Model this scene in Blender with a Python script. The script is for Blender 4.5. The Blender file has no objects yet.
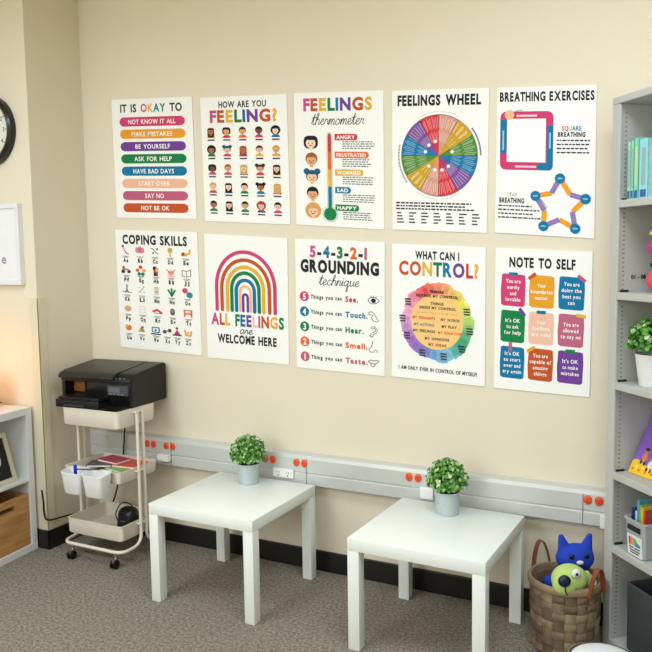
import bpy, bmesh, math, random
from mathutils import Vector, Matrix
random.seed(7)
R = math.radians
sc = bpy.context.scene
COL = sc.collection

# ------------------------------------------------------------------ camera
cam = bpy.data.objects.new('camera', bpy.data.cameras.new('camera'))
COL.objects.link(cam)
_r = Vector((0.88858, 0.45848, -0.01459)); _f = Vector((-0.45773, 0.88414, -0.0937))
_u = _r.cross(_f)
cam.matrix_world = Matrix(((_r.x, _u.x, -_f.x, 2.3797), (_r.y, _u.y, -_f.y, -3.2213),
                           (_r.z, _u.z, -_f.z, 1.5468), (0, 0, 0, 1)))
cam.data.sensor_width = 36.0
cam.data.lens = 768.74 * 36.0 / 652.0
cam.data.clip_start = 0.05
sc.camera = cam

# ------------------------------------------------------------------ light
sc.view_settings.view_transform = 'Standard'
sc.view_settings.look = 'None'
sc.view_settings.gamma = 1.0
sc.view_settings.use_curve_mapping = False
sc.view_settings.exposure = 0.0
w = bpy.data.worlds.new('world'); sc.world = w
w.use_nodes = True
w.node_tree.nodes['Background'].inputs[0].default_value = (1.0, 0.97, 0.92, 1)
w.node_tree.nodes['Background'].inputs[1].default_value = 0.3

def area(name, loc, rot, sx, sy, power, color, spread=130):
    l = bpy.data.lights.new(name, 'AREA'); l.shape = 'RECTANGLE'
    l.size = sx; l.size_y = sy; l.energy = power; l.color = color
    o = bpy.data.objects.new(name, l); COL.objects.link(o)
    o.location = loc; o.rotation_euler = rot; l.spread = R(spread)
    return o
CW = (0.755, 0.885, 1.0)
area('ceiling_panel_light', (2.2, -1.5, 2.96), (0, 0, 0), 1.2, 0.6, 35, CW, 180)
area('ceiling_panel_light', (-0.3, -2.0, 2.96), (0, 0, 0), 1.2, 0.6, 26, CW, 172)
area('ceiling_panel_light', (-0.3, -4.2, 2.96), (0, 0, 0), 1.2, 0.6, 50, CW, 180)
area('ceiling_panel_light', (2.0, -4.2, 2.96), (0, 0, 0), 1.2, 0.6, 32, CW, 180)
area('window_daylight', (-0.4, -5.6, 2.1), (R(90), 0, 0), 1.8, 1.4, 54, (0.82, 0.915, 1.0), 180)

# ------------------------------------------------------------------ materials
def lin(c):
    c = c / 255.0
    return c / 12.92 if c <= 0.04045 else ((c + 0.055) / 1.055) ** 2.4
def rgb(c): return (lin(c[0]), lin(c[1]), lin(c[2]), 1)
_m = {}
def mat(name, c, rough=0.5, metal=0.0, spec=0.5, var=0.0, vscale=20.0, bump=0.0, bscale=200.0, emit=None, alpha=None, trans=0.0):
    if name in _m: return _m[name]
    m = bpy.data.materials.new(name); m.use_nodes = True; _m[name] = m
    nt = m.node_tree; b = nt.nodes['Principled BSDF']
    b.inputs['Base Color'].default_value = rgb(c)
    b.inputs['Roughness'].default_value = rough
    b.inputs['Metallic'].default_value = metal
    b.inputs['Specular IOR Level'].default_value = spec
    if trans: b.inputs['Transmission Weight'].default_value = trans
    if alpha is not None: b.inputs['Alpha'].default_value = alpha
    if emit:
        b.inputs['Emission Color'].default_value = rgb(emit[0]); b.inputs['Emission Strength'].default_value = emit[1]
    if var or bump:
        tc = nt.nodes.new('ShaderNodeTexCoord')
    if var:
        n = nt.nodes.new('ShaderNodeTexNoise'); n.inputs['Scale'].default_value = vscale; n.inputs['Detail'].default_value = 4
        nt.links.new(tc.outputs['Object'], n.inputs['Vector'])
        mx = nt.nodes.new('ShaderNodeMix'); mx.data_type = 'RGBA'
        mx.inputs[6].default_value = rgb([max(0, k * (1 - var)) for k in c]); mx.inputs[7].default_value = rgb([min(255, k * (1 + var)) for k in c])
        nt.links.new(n.outputs['Fac'], mx.inputs[0]); nt.links.new(mx.outputs[2], b.inputs['Base Color'])
    if bump:
        n2 = nt.nodes.new('ShaderNodeTexNoise'); n2.inputs['Scale'].default_value = bscale; n2.inputs['Detail'].default_value = 3
        nt.links.new(tc.outputs['Object'], n2.inputs['Vector'])
        bp = nt.nodes.new('ShaderNodeBump'); bp.inputs['Strength'].default_value = bump; bp.inputs['Distance'].default_value = 0.004
        nt.links.new(n2.outputs['Fac'], bp.inputs['Height']); nt.links.new(bp.outputs['Normal'], b.inputs['Normal'])
    return m

def carpet_mat():
    m = bpy.data.materials.new('carpet'); m.use_nodes = True; nt = m.node_tree; b = nt.nodes['Principled BSDF']
    tc = nt.nodes.new('ShaderNodeTexCoord')
    n = nt.nodes.new('ShaderNodeTexNoise'); n.inputs['Scale'].default_value = 75; n.inputs['Detail'].default_value = 4; n.inputs['Roughness'].default_value = 0.75
    nt.links.new(tc.outputs['Object'], n.inputs['Vector'])
    cr = nt.nodes.new('ShaderNodeValToRGB')
    cr.color_ramp.elements[0].position = 0.32; cr.color_ramp.elements[0].color = rgb((91, 84, 75))
    cr.color_ramp.elements[1].position = 0.68; cr.color_ramp.elements[1].color = rgb((170, 160, 148))
    nt.links.new(n.outputs['Fac'], cr.inputs[0]); nt.links.new(cr.outputs[0], b.inputs['Base Color'])
    b.inputs['Roughness'].default_value = 1.0; b.inputs['Specular IOR Level'].default_value = 0.1
    n2 = nt.nodes.new('ShaderNodeTexNoise'); n2.inputs['Scale'].default_value = 160; n2.inputs['Detail'].default_value = 4
    nt.links.new(tc.outputs['Object'], n2.inputs['Vector'])
    bp = nt.nodes.new('ShaderNodeBump'); bp.inputs['Strength'].default_value = 0.6; bp.inputs['Distance'].default_value = 0.006
    nt.links.new(n2.outputs['Fac'], bp.inputs['Height']); nt.links.new(bp.outputs['Normal'], b.inputs['Normal'])
    return m
def wood_mat(name, c1, c2, axis_scale=(3, 3, 40), rough=0.5):
    m = bpy.data.materials.new(name); m.use_nodes = True; nt = m.node_tree; b = nt.nodes['Principled BSDF']
    tc = nt.nodes.new('ShaderNodeTexCoord'); mp = nt.nodes.new('ShaderNodeMapping'); mp.inputs['Scale'].default_value = axis_scale
    n = nt.nodes.new('ShaderNodeTexNoise'); n.inputs['Scale'].default_value = 1.0; n.inputs['Detail'].default_value = 5
    nt.links.new(tc.outputs['Object'], mp.inputs['Vector']); nt.links.new(mp.outputs['Vector'], n.inputs['Vector'])
    cr = nt.nodes.new('ShaderNodeValToRGB')
    cr.color_ramp.elements[0].position = 0.35; cr.color_ramp.elements[0].color = rgb(c1)
    cr.color_ramp.elements[1].position = 0.65; cr.color_ramp.elements[1].color = rgb(c2)
    nt.links.new(n.outputs['Fac'], cr.inputs[0]); nt.links.new(cr.outputs[0], b.inputs['Base Color'])
    b.inputs['Roughness'].default_value = rough
    return m

M_wall = mat('wall_paint', (229, 218, 197), 0.75, spec=0.25, var=0.01, vscale=3, bump=0.04, bscale=150)
M_ceil = mat('ceiling_tile', (238, 218, 166), 0.9, bump=0.1, bscale=120)
M_carpet = carpet_mat()
M_base = mat('black_rubber', (22, 20, 20), 0.45)
M_guard = mat('guard_cream', (222, 212, 182), 0.45)
M_metal = mat('raceway_aluminium', (204, 206, 203), 0.38, metal=0.12, var=0.03, vscale=6)
M_white = mat('white_laminate', (235, 240, 236), 0.33, var=0.008, vscale=5)
M_shelfw = mat('white_foil', (226, 229, 232), 0.45)
M_cart = mat('cream_steel', (232, 222, 208), 0.4)
M_plw = mat('white_plastic', (240, 239, 240), 0.4)
M_blk = mat('black_plastic', (15, 15, 16), 0.4, spec=.35)
M_blk2 = mat('black_gloss', (14, 14, 16), 0.22)
M_blkm = mat('black_matte_lid', (30, 28, 28), 0.4, bump=0.05, bscale=400)
M_grey = mat('grey_steel', (190, 190, 186), 0.45, var=0.02, vscale=4)
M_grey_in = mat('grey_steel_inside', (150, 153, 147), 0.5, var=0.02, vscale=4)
M_dark = mat('dark_slot', (30, 30, 30), 0.7)
M_paper = mat('poster_paper', (247, 246, 243), 0.65, spec=0.25)
M_orange = mat('orange_plastic', (238, 84, 34), 0.4)
M_chrome = mat('caster_chrome', (190, 190, 190), 0.25, metal=0.9)
M_pot = mat('galvanised_pot', (186, 197, 202), 0.45, metal=0.1, var=0.04, vscale=25)
M_soil = mat('soil', (42, 34, 24), 0.95, var=0.2, vscale=60)

# ------------------------------------------------------------------ helpers
def link(o, parent=None):
    COL.objects.link(o)
    if parent: o.parent = parent
    return o
def tag(o, label=None, cat=None, group=None, kind=None):
    if label: o['label'] = label
    if cat: o['category'] = cat
    if group: o['group'] = group
    if kind: o['kind'] = kind
    return o
def thing(name, label, cat, loc=(0, 0, 0), rz=0.0, group=None):
    o = bpy.data.objects.new(name, None); o.empty_display_size = 0.05
    o.location = loc; o.rotation_euler = (0, 0, rz)
    link(o); return tag(o, label, cat, group)
def build(name, bm, m, parent=None, smooth=False, label=None):
    me = bpy.data.meshes.new(name)
    bmesh.ops.recalc_face_normals(bm, faces=bm.faces)
    bm.to_mesh(me); bm.free()
    for x in (m if isinstance(m, (list, tuple)) else [m]): me.materials.append(x)
    if smooth:
        for p in me.polygons: p.use_smooth = True
        try: me.set_sharp_from_angle(angle=R(40))
        except Exception: pass
    o = bpy.data.objects.new(name, me); link(o, parent)
    if label: o['label'] = label
    return o
def copy_tree(o, parent=None):
    c = o.copy(); COL.objects.link(c)
    if parent: c.parent = parent
    for ch in list(o.children): copy_tree(ch, c)
    return c
def box(bm, x0, x1, y0, y1, z0, z1, bev=0.0, mi=0, M=None, seg=2):
    r = bmesh.ops.create_cube(bm, size=1.0)
    vs = r['verts']
    for v in vs:
        v.co = Vector(((x0 + x1) / 2 + v.co.x * (x1 - x0), (y0 + y1) / 2 + v.co.y * (y1 - y0), (z0 + z1) / 2 + v.co.z * (z1 - z0)))
    fs = list({f for v in vs for f in v.link_faces})
    for f in fs: f.material_index = mi
    if bev:
        es = list({e for v in vs for e in v.link_edges})
        res = bmesh.ops.bevel(bm, geom=es, offset=bev, segments=seg, profile=0.5, affect='EDGES')
        for f in res['faces']: f.material_index = mi
        vs = list({v for f in res['faces'] for v in f.verts} | {v for v in vs if v.is_valid})
    if M is not None:
        for v in vs: v.co = M @ v.co
    return vs
def nbox(*a, **k):
    bm = bmesh.new(); box(bm, *a, **k); return bm
def lathe(prof, n=32, cx=0, cy=0, bm=None, mi=0, fac=None):
    bm = bm or bmesh.new(); rings = []
    for (r, z) in prof:
        if r < 1e-6: rings.append([bm.verts.new((cx, cy, z))])
        else: rings.append([bm.verts.new((cx + r * math.cos(2 * math.pi * i / n), cy + r * math.sin(2 * math.pi * i / n), z)) for i in range(n)])
    for a, b in zip(rings, rings[1:]):
        for i in range(n):
            j = (i + 1) % n
            if len(a) == 1 and len(b) == 1: continue
            if len(a) == 1: f = bm.faces.new((a[0], b[j], b[i]))
            elif len(b) == 1: f = bm.faces.new((a[i], a[j], b[0]))
            else: f = bm.faces.new((a[i], a[j], b[j], b[i]))
            f.material_index = mi
    return bm
def tube(pts, r, n=10, bm=None, closed=False, mi=0, flat=None):
    bm = bm or bmesh.new(); P = [Vector(p) for p in pts]; L = len(P)
    T = []
    for i in range(L):
        a = P[i - 1] if (i > 0 or closed) else P[i]; b = P[(i + 1) % L] if (i < L - 1 or closed) else P[i]
        T.append((b - a).normalized())
    up = Vector((0, 0, 1)) if abs(T[0].z) < 0.9 else Vector((1, 0, 0))
    nrm = (up - T[0] * up.dot(T[0])).normalized(); rings = []
    for i in range(L):
        nrm = (nrm - T[i] * nrm.dot(T[i])).normalized(); bi = T[i].cross(nrm)
        rr = r[i] if isinstance(r, (list, tuple)) else r
        ra, rb = (rr, rr) if flat is None else flat
        rings.append([bm.verts.new(P[i] + nrm * ra * math.cos(2 * math.pi * k / n) + bi * rb * math.sin(2 * math.pi * k / n)) for k in range(n)])
    for i in range(L if closed else L - 1):
        a, b = rings[i], rings[(i + 1) % L]
        for k in range(n):
            f = bm.faces.new((a[k], a[(k + 1) % n], b[(k + 1) % n], b[k])); f.material_index = mi
    if not closed:
        bm.faces.new(rings[0][::-1]).material_index = mi; bm.faces.new(rings[-1]).material_index = mi
    return bm
def smooth_path(pts, sub=6, closed=False):
    P = [Vector(p) for p in pts]; out = []; L = len(P)
    rng = L if closed else L - 1
    for i in range(rng):
        p0 = P[i - 1] if (i > 0 or closed) else P[i]; p1 = P[i]; p2 = P[(i + 1) % L]; p3 = P[(i + 2) % L] if (i + 2 < L or closed) else P[(i + 1) % L]
        for s in range(sub):
            t = s / sub
            out.append(0.5 * ((2 * p1) + (p2 - p0) * t + (2 * p0 - 5 * p1 + 4 * p2 - p3) * t * t + (3 * p1 - p0 - 3 * p2 + p3) * t ** 3))
    if not closed: out.append(P[-1])
    return out
def fillet(pts, r, seg=6):
    P = [Vector(p) for p in pts]; out = [P[0]]
    for i in range(1, len(P) - 1):
        a = (P[i - 1] - P[i]); b = (P[i + 1] - P[i]); rr = min(r, a.length * .49, b.length * .49)
        s = P[i] + a.normalized() * rr; e = P[i] + b.normalized() * rr
        for k in range(seg + 1):
            t = k / seg; out.append((1 - t) ** 2 * s + 2 * t * (1 - t) * P[i] + t * t * e)
    out.append(P[-1]); return out
def ball(bm, c, r, sc3=(1, 1, 1), seg=20, mi=0, M=None):
    res = bmesh.ops.create_uvsphere(bm, u_segments=seg, v_segments=seg // 2 + 2, radius=r)
    for v in res['verts']:
        co = Vector((v.co.x * sc3[0], v.co.y * sc3[1], v.co.z * sc3[2]))
        if M is not None: co = M @ co
        v.co = co + Vector(c)
    for f in {f for v in res['verts'] for f in v.link_faces}: f.material_index = mi
    return res['verts']
def rrect(w, d, r, n=5):
    out = []
    for (cx, cy, a0) in ((w / 2 - r, d / 2 - r, 0), (-w / 2 + r, d / 2 - r, 90), (-w / 2 + r, -d / 2 + r, 180), (w / 2 - r, -d / 2 + r, 270)):
        for k in range(n + 1):
            a = R(a0 + 90 * k / n); out.append((cx + r * math.cos(a), cy + r * math.sin(a)))
    return out
def open_box(w, d, h, t=0.003, r=0.02, taper=1.0, rim=0.004, slope=0.0):
    """open-topped bin with rounded corners: loops from outer bottom to inner bottom"""
    bm = bmesh.new(); rings = []
    def ring(ww, dd, z, rr, sl=0.0):
        rings.append([bm.verts.new((x, y, z + sl * (y / d))) for x, y in rrect(ww, dd, max(rr, 0.002))])
    ring((w - .01) * taper, (d - .01) * taper, 0, r)
    ring(w * taper, d * taper, 0.006, r)
    ring(w, d, h - 0.008, r, slope)
    ring(w + rim, d + rim, h - 0.006, r + rim / 2, slope); ring(w + rim, d + rim, h, r + rim / 2, slope)
    ring(w - 2 * t, d - 2 * t, h, r - t, slope); ring((w - 2 * t) * taper, (d - 2 * t) * taper, t + .003, r - t)
    n = len(rings[0])
    for a, b in zip(rings, rings[1:]):
        for i in range(n): bm.faces.new((a[i], a[(i + 1) % n], b[(i + 1) % n], b[i]))
    bm.faces.new(rings[0][::-1]); bm.faces.new(rings[-1])
    return bm

# ------------------------------------------------------------------ room shell
XC = -0.773; YJ = -0.378; XL = -1.36; XR = 3.0; YB = -5.8; ZC = 3.0
def st(name, bm, m):
    o = build(name, bm, m); o['kind'] = 'structure'; return o
st('floor', nbox(XL - .1, XR + .1, YB - .1, 0.1, -0.1, 0), M_carpet)
st('ceiling', nbox(XL - .1, XR + .1, YB - .1, 0.1, ZC, ZC + .1), M_ceil)
st('wall_back', nbox(XC - .1, XR + .1, 0, 0.1, 0, ZC), M_wall)
bm = nbox(XL - .1, XC, YJ, 0.0, 0, ZC); st('wall_left_front', bm, M_wall)
st('wall_left', nbox(XL - .1, XL, YB, YJ, 0, ZC), M_wall)
st('wall_right', nbox(XR, XR + .1, YB, 0, 0, ZC), M_wall)
st('wall_rear', nbox(XL - .1, XR + .1, YB - .1, YB, 0, ZC), M_wall)
st('baseboard_back', nbox(XC + .012, XR, -.012, 0, 0, .102, .004), M_base)
st('baseboard_left', nbox(XC, XC + .012, YJ - .012, 0, 0, .102, .004), M_base)
st('baseboard_front', nbox(XL, XC + .012, YJ - .012, YJ, 0, .102, .004), M_base)
bm = nbox(XC, XC + .005, YJ - .005, YJ + .05, .102, 1.34, .0015)
box(bm, XC - .05, XC + .005, YJ - .005, YJ, .102, 1.34, .0015)
st('trim_1', bm, M_guard)

# ------------------------------------------------------------------ posters
WALL_Y = 0.0
_pm = {}
def ink(c):
    if c not in _pm: _pm[c] = mat('ink_%02x%02x%02x' % c, c, 0.65, spec=0.2)
    return _pm[c]
K = (36, 36, 38); WH = (248, 247, 244)
PINK = (208, 62, 116); MAG = (196, 78, 140); ORG = (232, 158, 38); YEL = (226, 176, 62); PUR = (114, 64, 152); GRN = (14, 128, 70)
BLU = (8, 116, 164); PEA = (240, 184, 152); MAU = (192, 92, 126); RUS = (196, 82, 40); RED = (206, 54, 60); TEA = (30, 120, 140); ORA = (232, 100, 44)

_gc = {}
_fc = bpy.data.curves.new('glyph', 'FONT'); _fo = bpy.data.objects.new('glyph', _fc); COL.objects.link(_fo)
def glyph(ch, wt):
    k = (ch, wt)
    if k in _gc: return _gc[k]
    _fc.body = ch; _fc.offset = wt; _fc.resolution_u = 3
    bpy.context.view_layer.update()
    ev = _fo.evaluated_get(bpy.context.evaluated_depsgraph_get()); me = ev.to_mesh()
    vs = [(v.co.x, v.co.y) for v in me.vertices]; fs = [tuple(p.vertices) for p in me.polygons]; ev.to_mesh_clear()
    if vs:
        x0 = min(v[0] for v in vs); x1 = max(v[0] for v in vs); vs = [(v[0] - x0, v[1]) for v in vs]; wd = x1 - x0
    else: wd = 0.3
    _gc[k] = (vs, fs, wd); return _gc[k]

class Poster:
    """a printed sheet; content in 100 x 150 units from its top left corner, laid on the wall"""
    def __init__(s, name, label, corners):
        s.c = corners        # tl, tr, br, bl as (x, z) on the wall
        bx = (corners[2][0] + corners[3][0]) / 2; bz = (corners[2][1] + corners[3][1]) / 2
        s.root = thing('wall_poster', label, 'poster', (bx, WALL_Y, bz), 0, 'classroom posters on the back wall')
        s.o = Vector((bx, WALL_Y, bz)); s.parts = {}; s.k = 0
        bm = bmesh.new()
        f = [bm.verts.new(s.P(u, v, 0)) for u, v in ((0, 0), (100, 0), (100, 150), (0, 150))]
        b = [bm.verts.new(s.P(u, v, -10)) for u, v in ((0, 0), (100, 0), (100, 150), (0, 150))]
        bm.faces.new(f); bm.faces.new(b[::-1])
        for i in range(4): bm.faces.new((f[i], f[(i + 1) % 4], b[(i + 1) % 4], b[i]))
        build('sheet', bm, M_paper, s.root)
    def P(s, u, v, layer):
        a = u / 100.0; b = v / 150.0; tl, tr, br, bl = s.c
        x = (tl[0] * (1 - a) + tr[0] * a) * (1 - b) + (bl[0] * (1 - a) + br[0] * a) * b
        z = (tl[1] * (1 - a) + tr[1] * a) * (1 - b) + (bl[1] * (1 - a) + br[1] * a) * b
        return Vector((x, WALL_Y - .005 - .0004 * layer, z)) - s.o
    def poly(s, part, pts, col, layer=1):
        d = s.parts.setdefault(part, ([], [], []))
        s.k += 1; layer = layer + (s.k % 30) * .03
        n = len(d[0]); d[0].extend(s.P(u, v, layer) for u, v in pts); d[1].append(tuple(range(n, n + len(pts)))); d[2].append(col)
    def rect(s, part, u0, u1, v0, v1, col, layer=1): s.poly(part, [(u0, v0), (u1, v0), (u1, v1), (u0, v1)], col, layer)
    def rrect(s, part, u0, u1, v0, v1, r, col, layer=1, rot=0):
        cu, cv = (u0 + u1) / 2, (v0 + v1) / 2; c, q = math.cos(R(rot)), math.sin(R(rot))
        s.poly(part, [(cu + x * c - y * q, cv + x * q + y * c) for x, y in rrect(u1 - u0, v1 - v0, r, 4)], col, layer)
    def disc(s, part, u, v, ru, col, layer=1, rv=None, a0=0, a1=360, n=24):
        rv = rv or ru
        pts = [(u + ru * math.cos(R(a0 + (a1 - a0) * i / n)), v - rv * math.sin(R(a0 + (a1 - a0) * i / n))) for i in range(n if a1 - a0 >= 360 else n + 1)]
        s.poly(part, pts, col, layer)
    def wedge(s, part, u, v, ru, rv, a0, a1, col, layer=1, n=6, r0=0.0):
        arc = [(u + ru * math.sin(R(a0 + (a1 - a0) * i / n)), v - rv * math.cos(R(a0 + (a1 - a0) * i / n))) for i in range(n + 1)]
        inn = [(u, v)] if r0 == 0 else [(u + ru * r0 * math.sin(R(a0 + (a1 - a0) * i / n)), v - rv * r0 * math.cos(R(a0 + (a1 - a0) * i / n))) for i in range(n, -1, -1)]
        s.poly(part, inn + arc, col, layer)
    def line(s, part, pts, wd, col, layer=1):
        for (a, b) in zip(pts, pts[1:]):
            d = Vector((b[0] - a[0], b[1] - a[1]));
            if d.length < 1e-6: continue
            n = Vector((-d.y, d.x)).normalized() * wd / 2
            s.poly(part, [(a[0] + n.x, a[1] + n.y), (b[0] + n.x, b[1] + n.y), (b[0] - n.x, b[1] - n.y), (a[0] - n.x, a[1] - n.y)], col, layer)
        for a in pts: s.disc(part, a[0], a[1], wd / 2, col, layer, n=8)
    def text(s, part, t, u0, u1, v0, v1, col, layer=1, wt=0.03, gap=0.1, space=0.3, fit=True):
        """t fitted to the box; v0..v1 is cap height; col is one colour or one per letter"""
        x = 0; items = []
        for i, ch in enumerate(t):
            if ch == ' ': x += space; continue
            vs, fs, wd = glyph(ch, wt); nx = t[i + 1] if i + 1 < len(t) else ' '
            items.append((i, x, vs, fs)); x += wd + gap - (.05 if ch in 'AVWYTLKRF' else 0) - (.04 if nx in 'AVWYT' else 0)
        tot = x - gap; cap = 0.72
        sx = (u1 - u0) / tot; sy = (v1 - v0) / cap
        if not fit: sx = min(sx, sy * 0.8)
        off = u0 + ((u1 - u0) - tot * sx) / 2
        d = s.parts.setdefault(part, ([], [], []))
        nl = 0; lets = [c for c in t if c != ' ']
        for (i, xx, vs, fs) in items:
            c = col[nl % len(col)] if isinstance(col, list) else col; nl += 1
            n = len(d[0]); d[0].extend(s.P(off + (xx + a) * sx, v1 - b * sy, layer) for a, b in vs)
            for f in fs: d[1].append(tuple(k + n for k in f)); d[2].append(c)
    def script(s, part, t, u0, u1, v0, v1, col, wd=0.9, layer=1):
        """joined handwriting; v0..v1 is the x height"""
        x = 0; strokes = []
        for ch in t:
            pts, adv, extra = SCRIPT[ch]
            strokes.append([(x + a + 0.25 * b, b) for a, b in pts])
            for e in extra: strokes.append([(x + a + 0.25 * b, b) for a, b in e])
            x += adv
        for st_ in strokes:
            q = [(u0 + a * (u1 - u0) / x, v1 - b * (v1 - v0)) for a, b in st_]
            q = [(p.x, p.y) for p in smooth_path([(a, b, 0) for a, b in q], 5)] if len(q) > 2 else q
            s.line(part, q, wd, col, layer)
    def para(s, part, u0, u1, v0, n, dv, h=1.3, col=(70, 70, 72), layer=1):
        for k in range(n):
            u = u0; end = u1 - random.uniform(0, 0.22) * (u1 - u0)
            while u < end:
                l = random.uniform(1.5, 5.0); s.rect(part, u, min(u + l, end), v0 + k * dv, v0 + k * dv + h, col, layer); u += l + 0.9
    def done(s):
        for name, (vs, fs, cs) in s.parts.items():
            base = name.split('|')[0]
            me = bpy.data.meshes.new(base); me.from_pydata([tuple(v) for v in vs], [], fs)
            cl = sorted(set(cs)); ix = {c: i for i, c in enumerate(cl)}
            for c in cl: me.materials.append(ink(c))
            for p, c in zip(me.polygons, cs): p.material_index = ix[c]
            o = bpy.data.objects.new(base, me); link(o, s.root)
SCRIPT = {
 'a': ([(.7, .9), (.3, 1), (.05, .5), (.3, 0), (.7, .4), (.75, 1), (.75, .2), (1, .1)], 1, []),
 'c': ([(.7, .85), (.35, 1), (.05, .5), (.35, 0), (.9, .2)], .85, []),
 'e': ([(0, .3), (.5, .6), (.5, 1), (.2, .9), (.1, .4), (.35, 0), (.8, .25)], .8, []),
 'h': ([(0, .2), (.35, 1.6), (.25, 2), (.1, 1.6), (.1, 0), (.1, .5), (.45, 1), (.65, .7), (.65, .1), (.9, .1)], .9, []),
 'i': ([(0, .2), (.2, 1), (.2, .15), (.45, .15)], .45, [[(.2, 1.35), (.22, 1.4)]]),
 'm': ([(0, .2), (.1, 1), (.1, 0), (.2, .7), (.4, 1), (.5, .7), (.5, 0), (.6, .7), (.8, 1), (.95, .7), (.95, .1), (1.2, .1)], 1.2, []),
 'n': ([(0, .2), (.1, 1), (.1, 0), (.2, .7), (.45, 1), (.6, .7), (.6, .1), (.85, .1)], .85, []),
 'o': ([(.5, 1), (.1, .7), (.15, .1), (.5, 0), (.75, .5), (.5, 1), (.6, .75), (1, .8)], .95, []),
 'q': ([(.7, .9), (.3, 1), (.05, .5), (.3, 0), (.7, .5), (.72, 1), (.7, -.9), (.9, -.9), (.8, -.2), (1.05, .2)], 1.05, []),
 'r': ([(0, .2), (.15, 1), (.2, .85), (.5, .9), (.5, .3), (.75, .1)], .75, []),
 't': ([(0, .2), (.3, 1.9), (.25, .3), (.4, 0), (.7, .2)], .65, [[(-.1, 1.15), (.6, 1.25)]]),
 'u': ([(0, .6), (.1, 1), (.1, .3), (.3, 0), (.6, .4), (.65, 1), (.65, .2), (.9, .1)], .9, []),
}
SK = [(240, 196, 160), (226, 168, 120), (176, 116, 76), (120, 72, 48), (248, 214, 184)]
HR = [(30, 26, 28), (70, 40, 26), (160, 92, 40), (214, 160, 84), (20, 20, 26), (30, 90, 120), (180, 60, 50)]
SH = [GRN, BLU, RED, YEL, PUR, ORA, TEA, PINK]
def face(p, part, u, v, r, skin, hair, style, shirt=None, captions=True):
    if shirt: p.disc(part, u, v + r * 2.05, r * 1.25, shirt, 1, r * 0.95, 0, 180, 10)
    if style == 1: p.rrect(part, u - r * 1.05, u + r * 1.05, v - r * 1.1, v + r * 1.9, r * .6, hair, 2)          # long hair
    elif style == 2:
        for q in (-1, 1): p.disc(part, u + q * r * .95, v - r * .95, r * .55, hair, 2, n=12)                      # two buns
        p.disc(part, u, v - r * .15, r * 1.08, hair, 2)
    elif style == 3: p.disc(part, u, v - r * .1, r * 1.4, hair, 2)                                               # round curls
    elif style == 4: p.rrect(part, u - r * 1.25, u + r * 1.25, v - r * 1.2, v + r * 1.0, r * .8, hair, 2)         # bob
    else: p.disc(part, u, v - r * .22, r * 1.05, hair, 2)                                                        # short
    p.rect(part, u - r * .28, u + r * .28, v + r * .6, v + r * 1.25, skin, 3)
    p.disc(part, u, v + r * .1, r * .86, skin, 4, n=16)
    p.disc(part, u, v - r * .15, r * .88, hair, 5, r * .72, 25, 155, 10)
    for q in (-1, 1): p.disc(part, u + q * r * .33, v + r * .12, r * .11, K, 5, n=6)
    p.disc(part, u, v + r * .42, r * .3, (170, 60, 56), 5, r * .16, 180, 360, 6)

PC = {
 'okay': [(-0.558, 2.383), (-0.028, 2.344), (-0.02, 1.733), (-0.552, 1.758)],
 'feel': [(0.023, 2.333), (0.523, 2.299), (0.531, 1.688), (0.033, 1.721)],
 'therm': [(0.562, 2.298), (1.017, 2.263), (1.016, 1.651), (0.564, 1.687)],
 'wheel': [(1.059, 2.256), (1.492, 2.221), (1.485, 1.624), (1.057, 1.65)],
 'breath': [(1.526, 2.218), (1.918, 2.186), (1.919, 1.591), (1.521, 1.625)],
 'cop': [(-0.568, 1.694), (-0.021, 1.666), (-0.013, 1.03), (-0.561, 1.052)],
 'rain': [(0.023, 1.658), (0.512, 1.624), (0.508, 1.01), (0.025, 1.022)],
 'ground': [(0.555, 1.621), (1.019, 1.595), (1.013, 0.984), (0.553, 1.0)],
 'control': [(1.054, 1.588), (1.481, 1.564), (1.48, 0.967), (1.048, 0.986)],
 'note': [(1.524, 1.561), (1.914, 1.539), (1.911, 0.952), (1.519, 0.965)]}

p = Poster('okay', 'white poster headed IT IS OKAY TO with eight coloured rounded bars', PC['okay'])
p.text('title', 'IT IS OKAY TO', 11, 88, 6.5, 16.5, [K, K, K, K, PINK, YEL, BLU, GRN, K, K], space=.45)
for k, (t, c) in enumerate((('NOT KNOW IT ALL', PINK), ('MAKE MISTAKES', ORG), ('BE YOURSELF', PUR), ('ASK FOR HELP', GRN), ('HAVE BAD DAYS', BLU), ('START OVER', PEA), ('SAY NO', MAU), ('NOT BE OK', RUS))):
    v = 22.8 + 15.5 * k; n = len(t) * 1.95
    p.rrect('banner|%d' % k, 9.5, 91, v, v + 11.6, 5.7, c)
    p.text('banner|%d' % k, t, 50 - n, 50 + n, v + 3, v + 8.6, WH, 2, wt=.02, gap=.12, space=.4)
p.done()

p = Poster('feel', 'white poster headed HOW ARE YOU FEELING? with five rows of small faces', PC['feel'])
p.text('title', 'HOW ARE YOU', 22, 77, 5.5, 13, K, space=.4)
p.text('title|2', 'FEELING?', 11, 89, 16, 30, [MAG, RUS, YEL, GRN, BLU, PUR, RUS, YEL], wt=.045)
rg = random.Random(3)
styles = [1, 4, 0, 0, 3, 3, 2, 1, 0, 0, 4, 0, 1, 2, 1, 0, 1, 0, 2, 1, 0, 1, 0, 3, 0]
hairs = [1, 0, 1, 0, 0, 0, 5, 6, 1, 3, 4, 2, 3, 1, 0, 3, 0, 0, 0, 3, 0, 4, 0, 6, 0]
skins = [2, 1, 1, 3, 4, 2, 0, 2, 0, 1, 3, 1, 0, 1, 0, 0, 4, 0, 2, 1, 2, 0, 1, 0, 0]
for r_ in range(5):
    for c_ in range(5):
        i = r_ * 5 + c_; u = 11.5 + 18.8 * c_; v = 41 + 22.1 * r_
        face(p, 'face_picture|%d' % i, u, v, 3.9, SK[skins[i]], HR[hairs[i]], styles[i], SH[rg.randrange(8)])
        p.rect('face_picture|%d' % i, u - 4.2, u + 4.2, v + 9.6, v + 11.2, K)
p.done()

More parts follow.
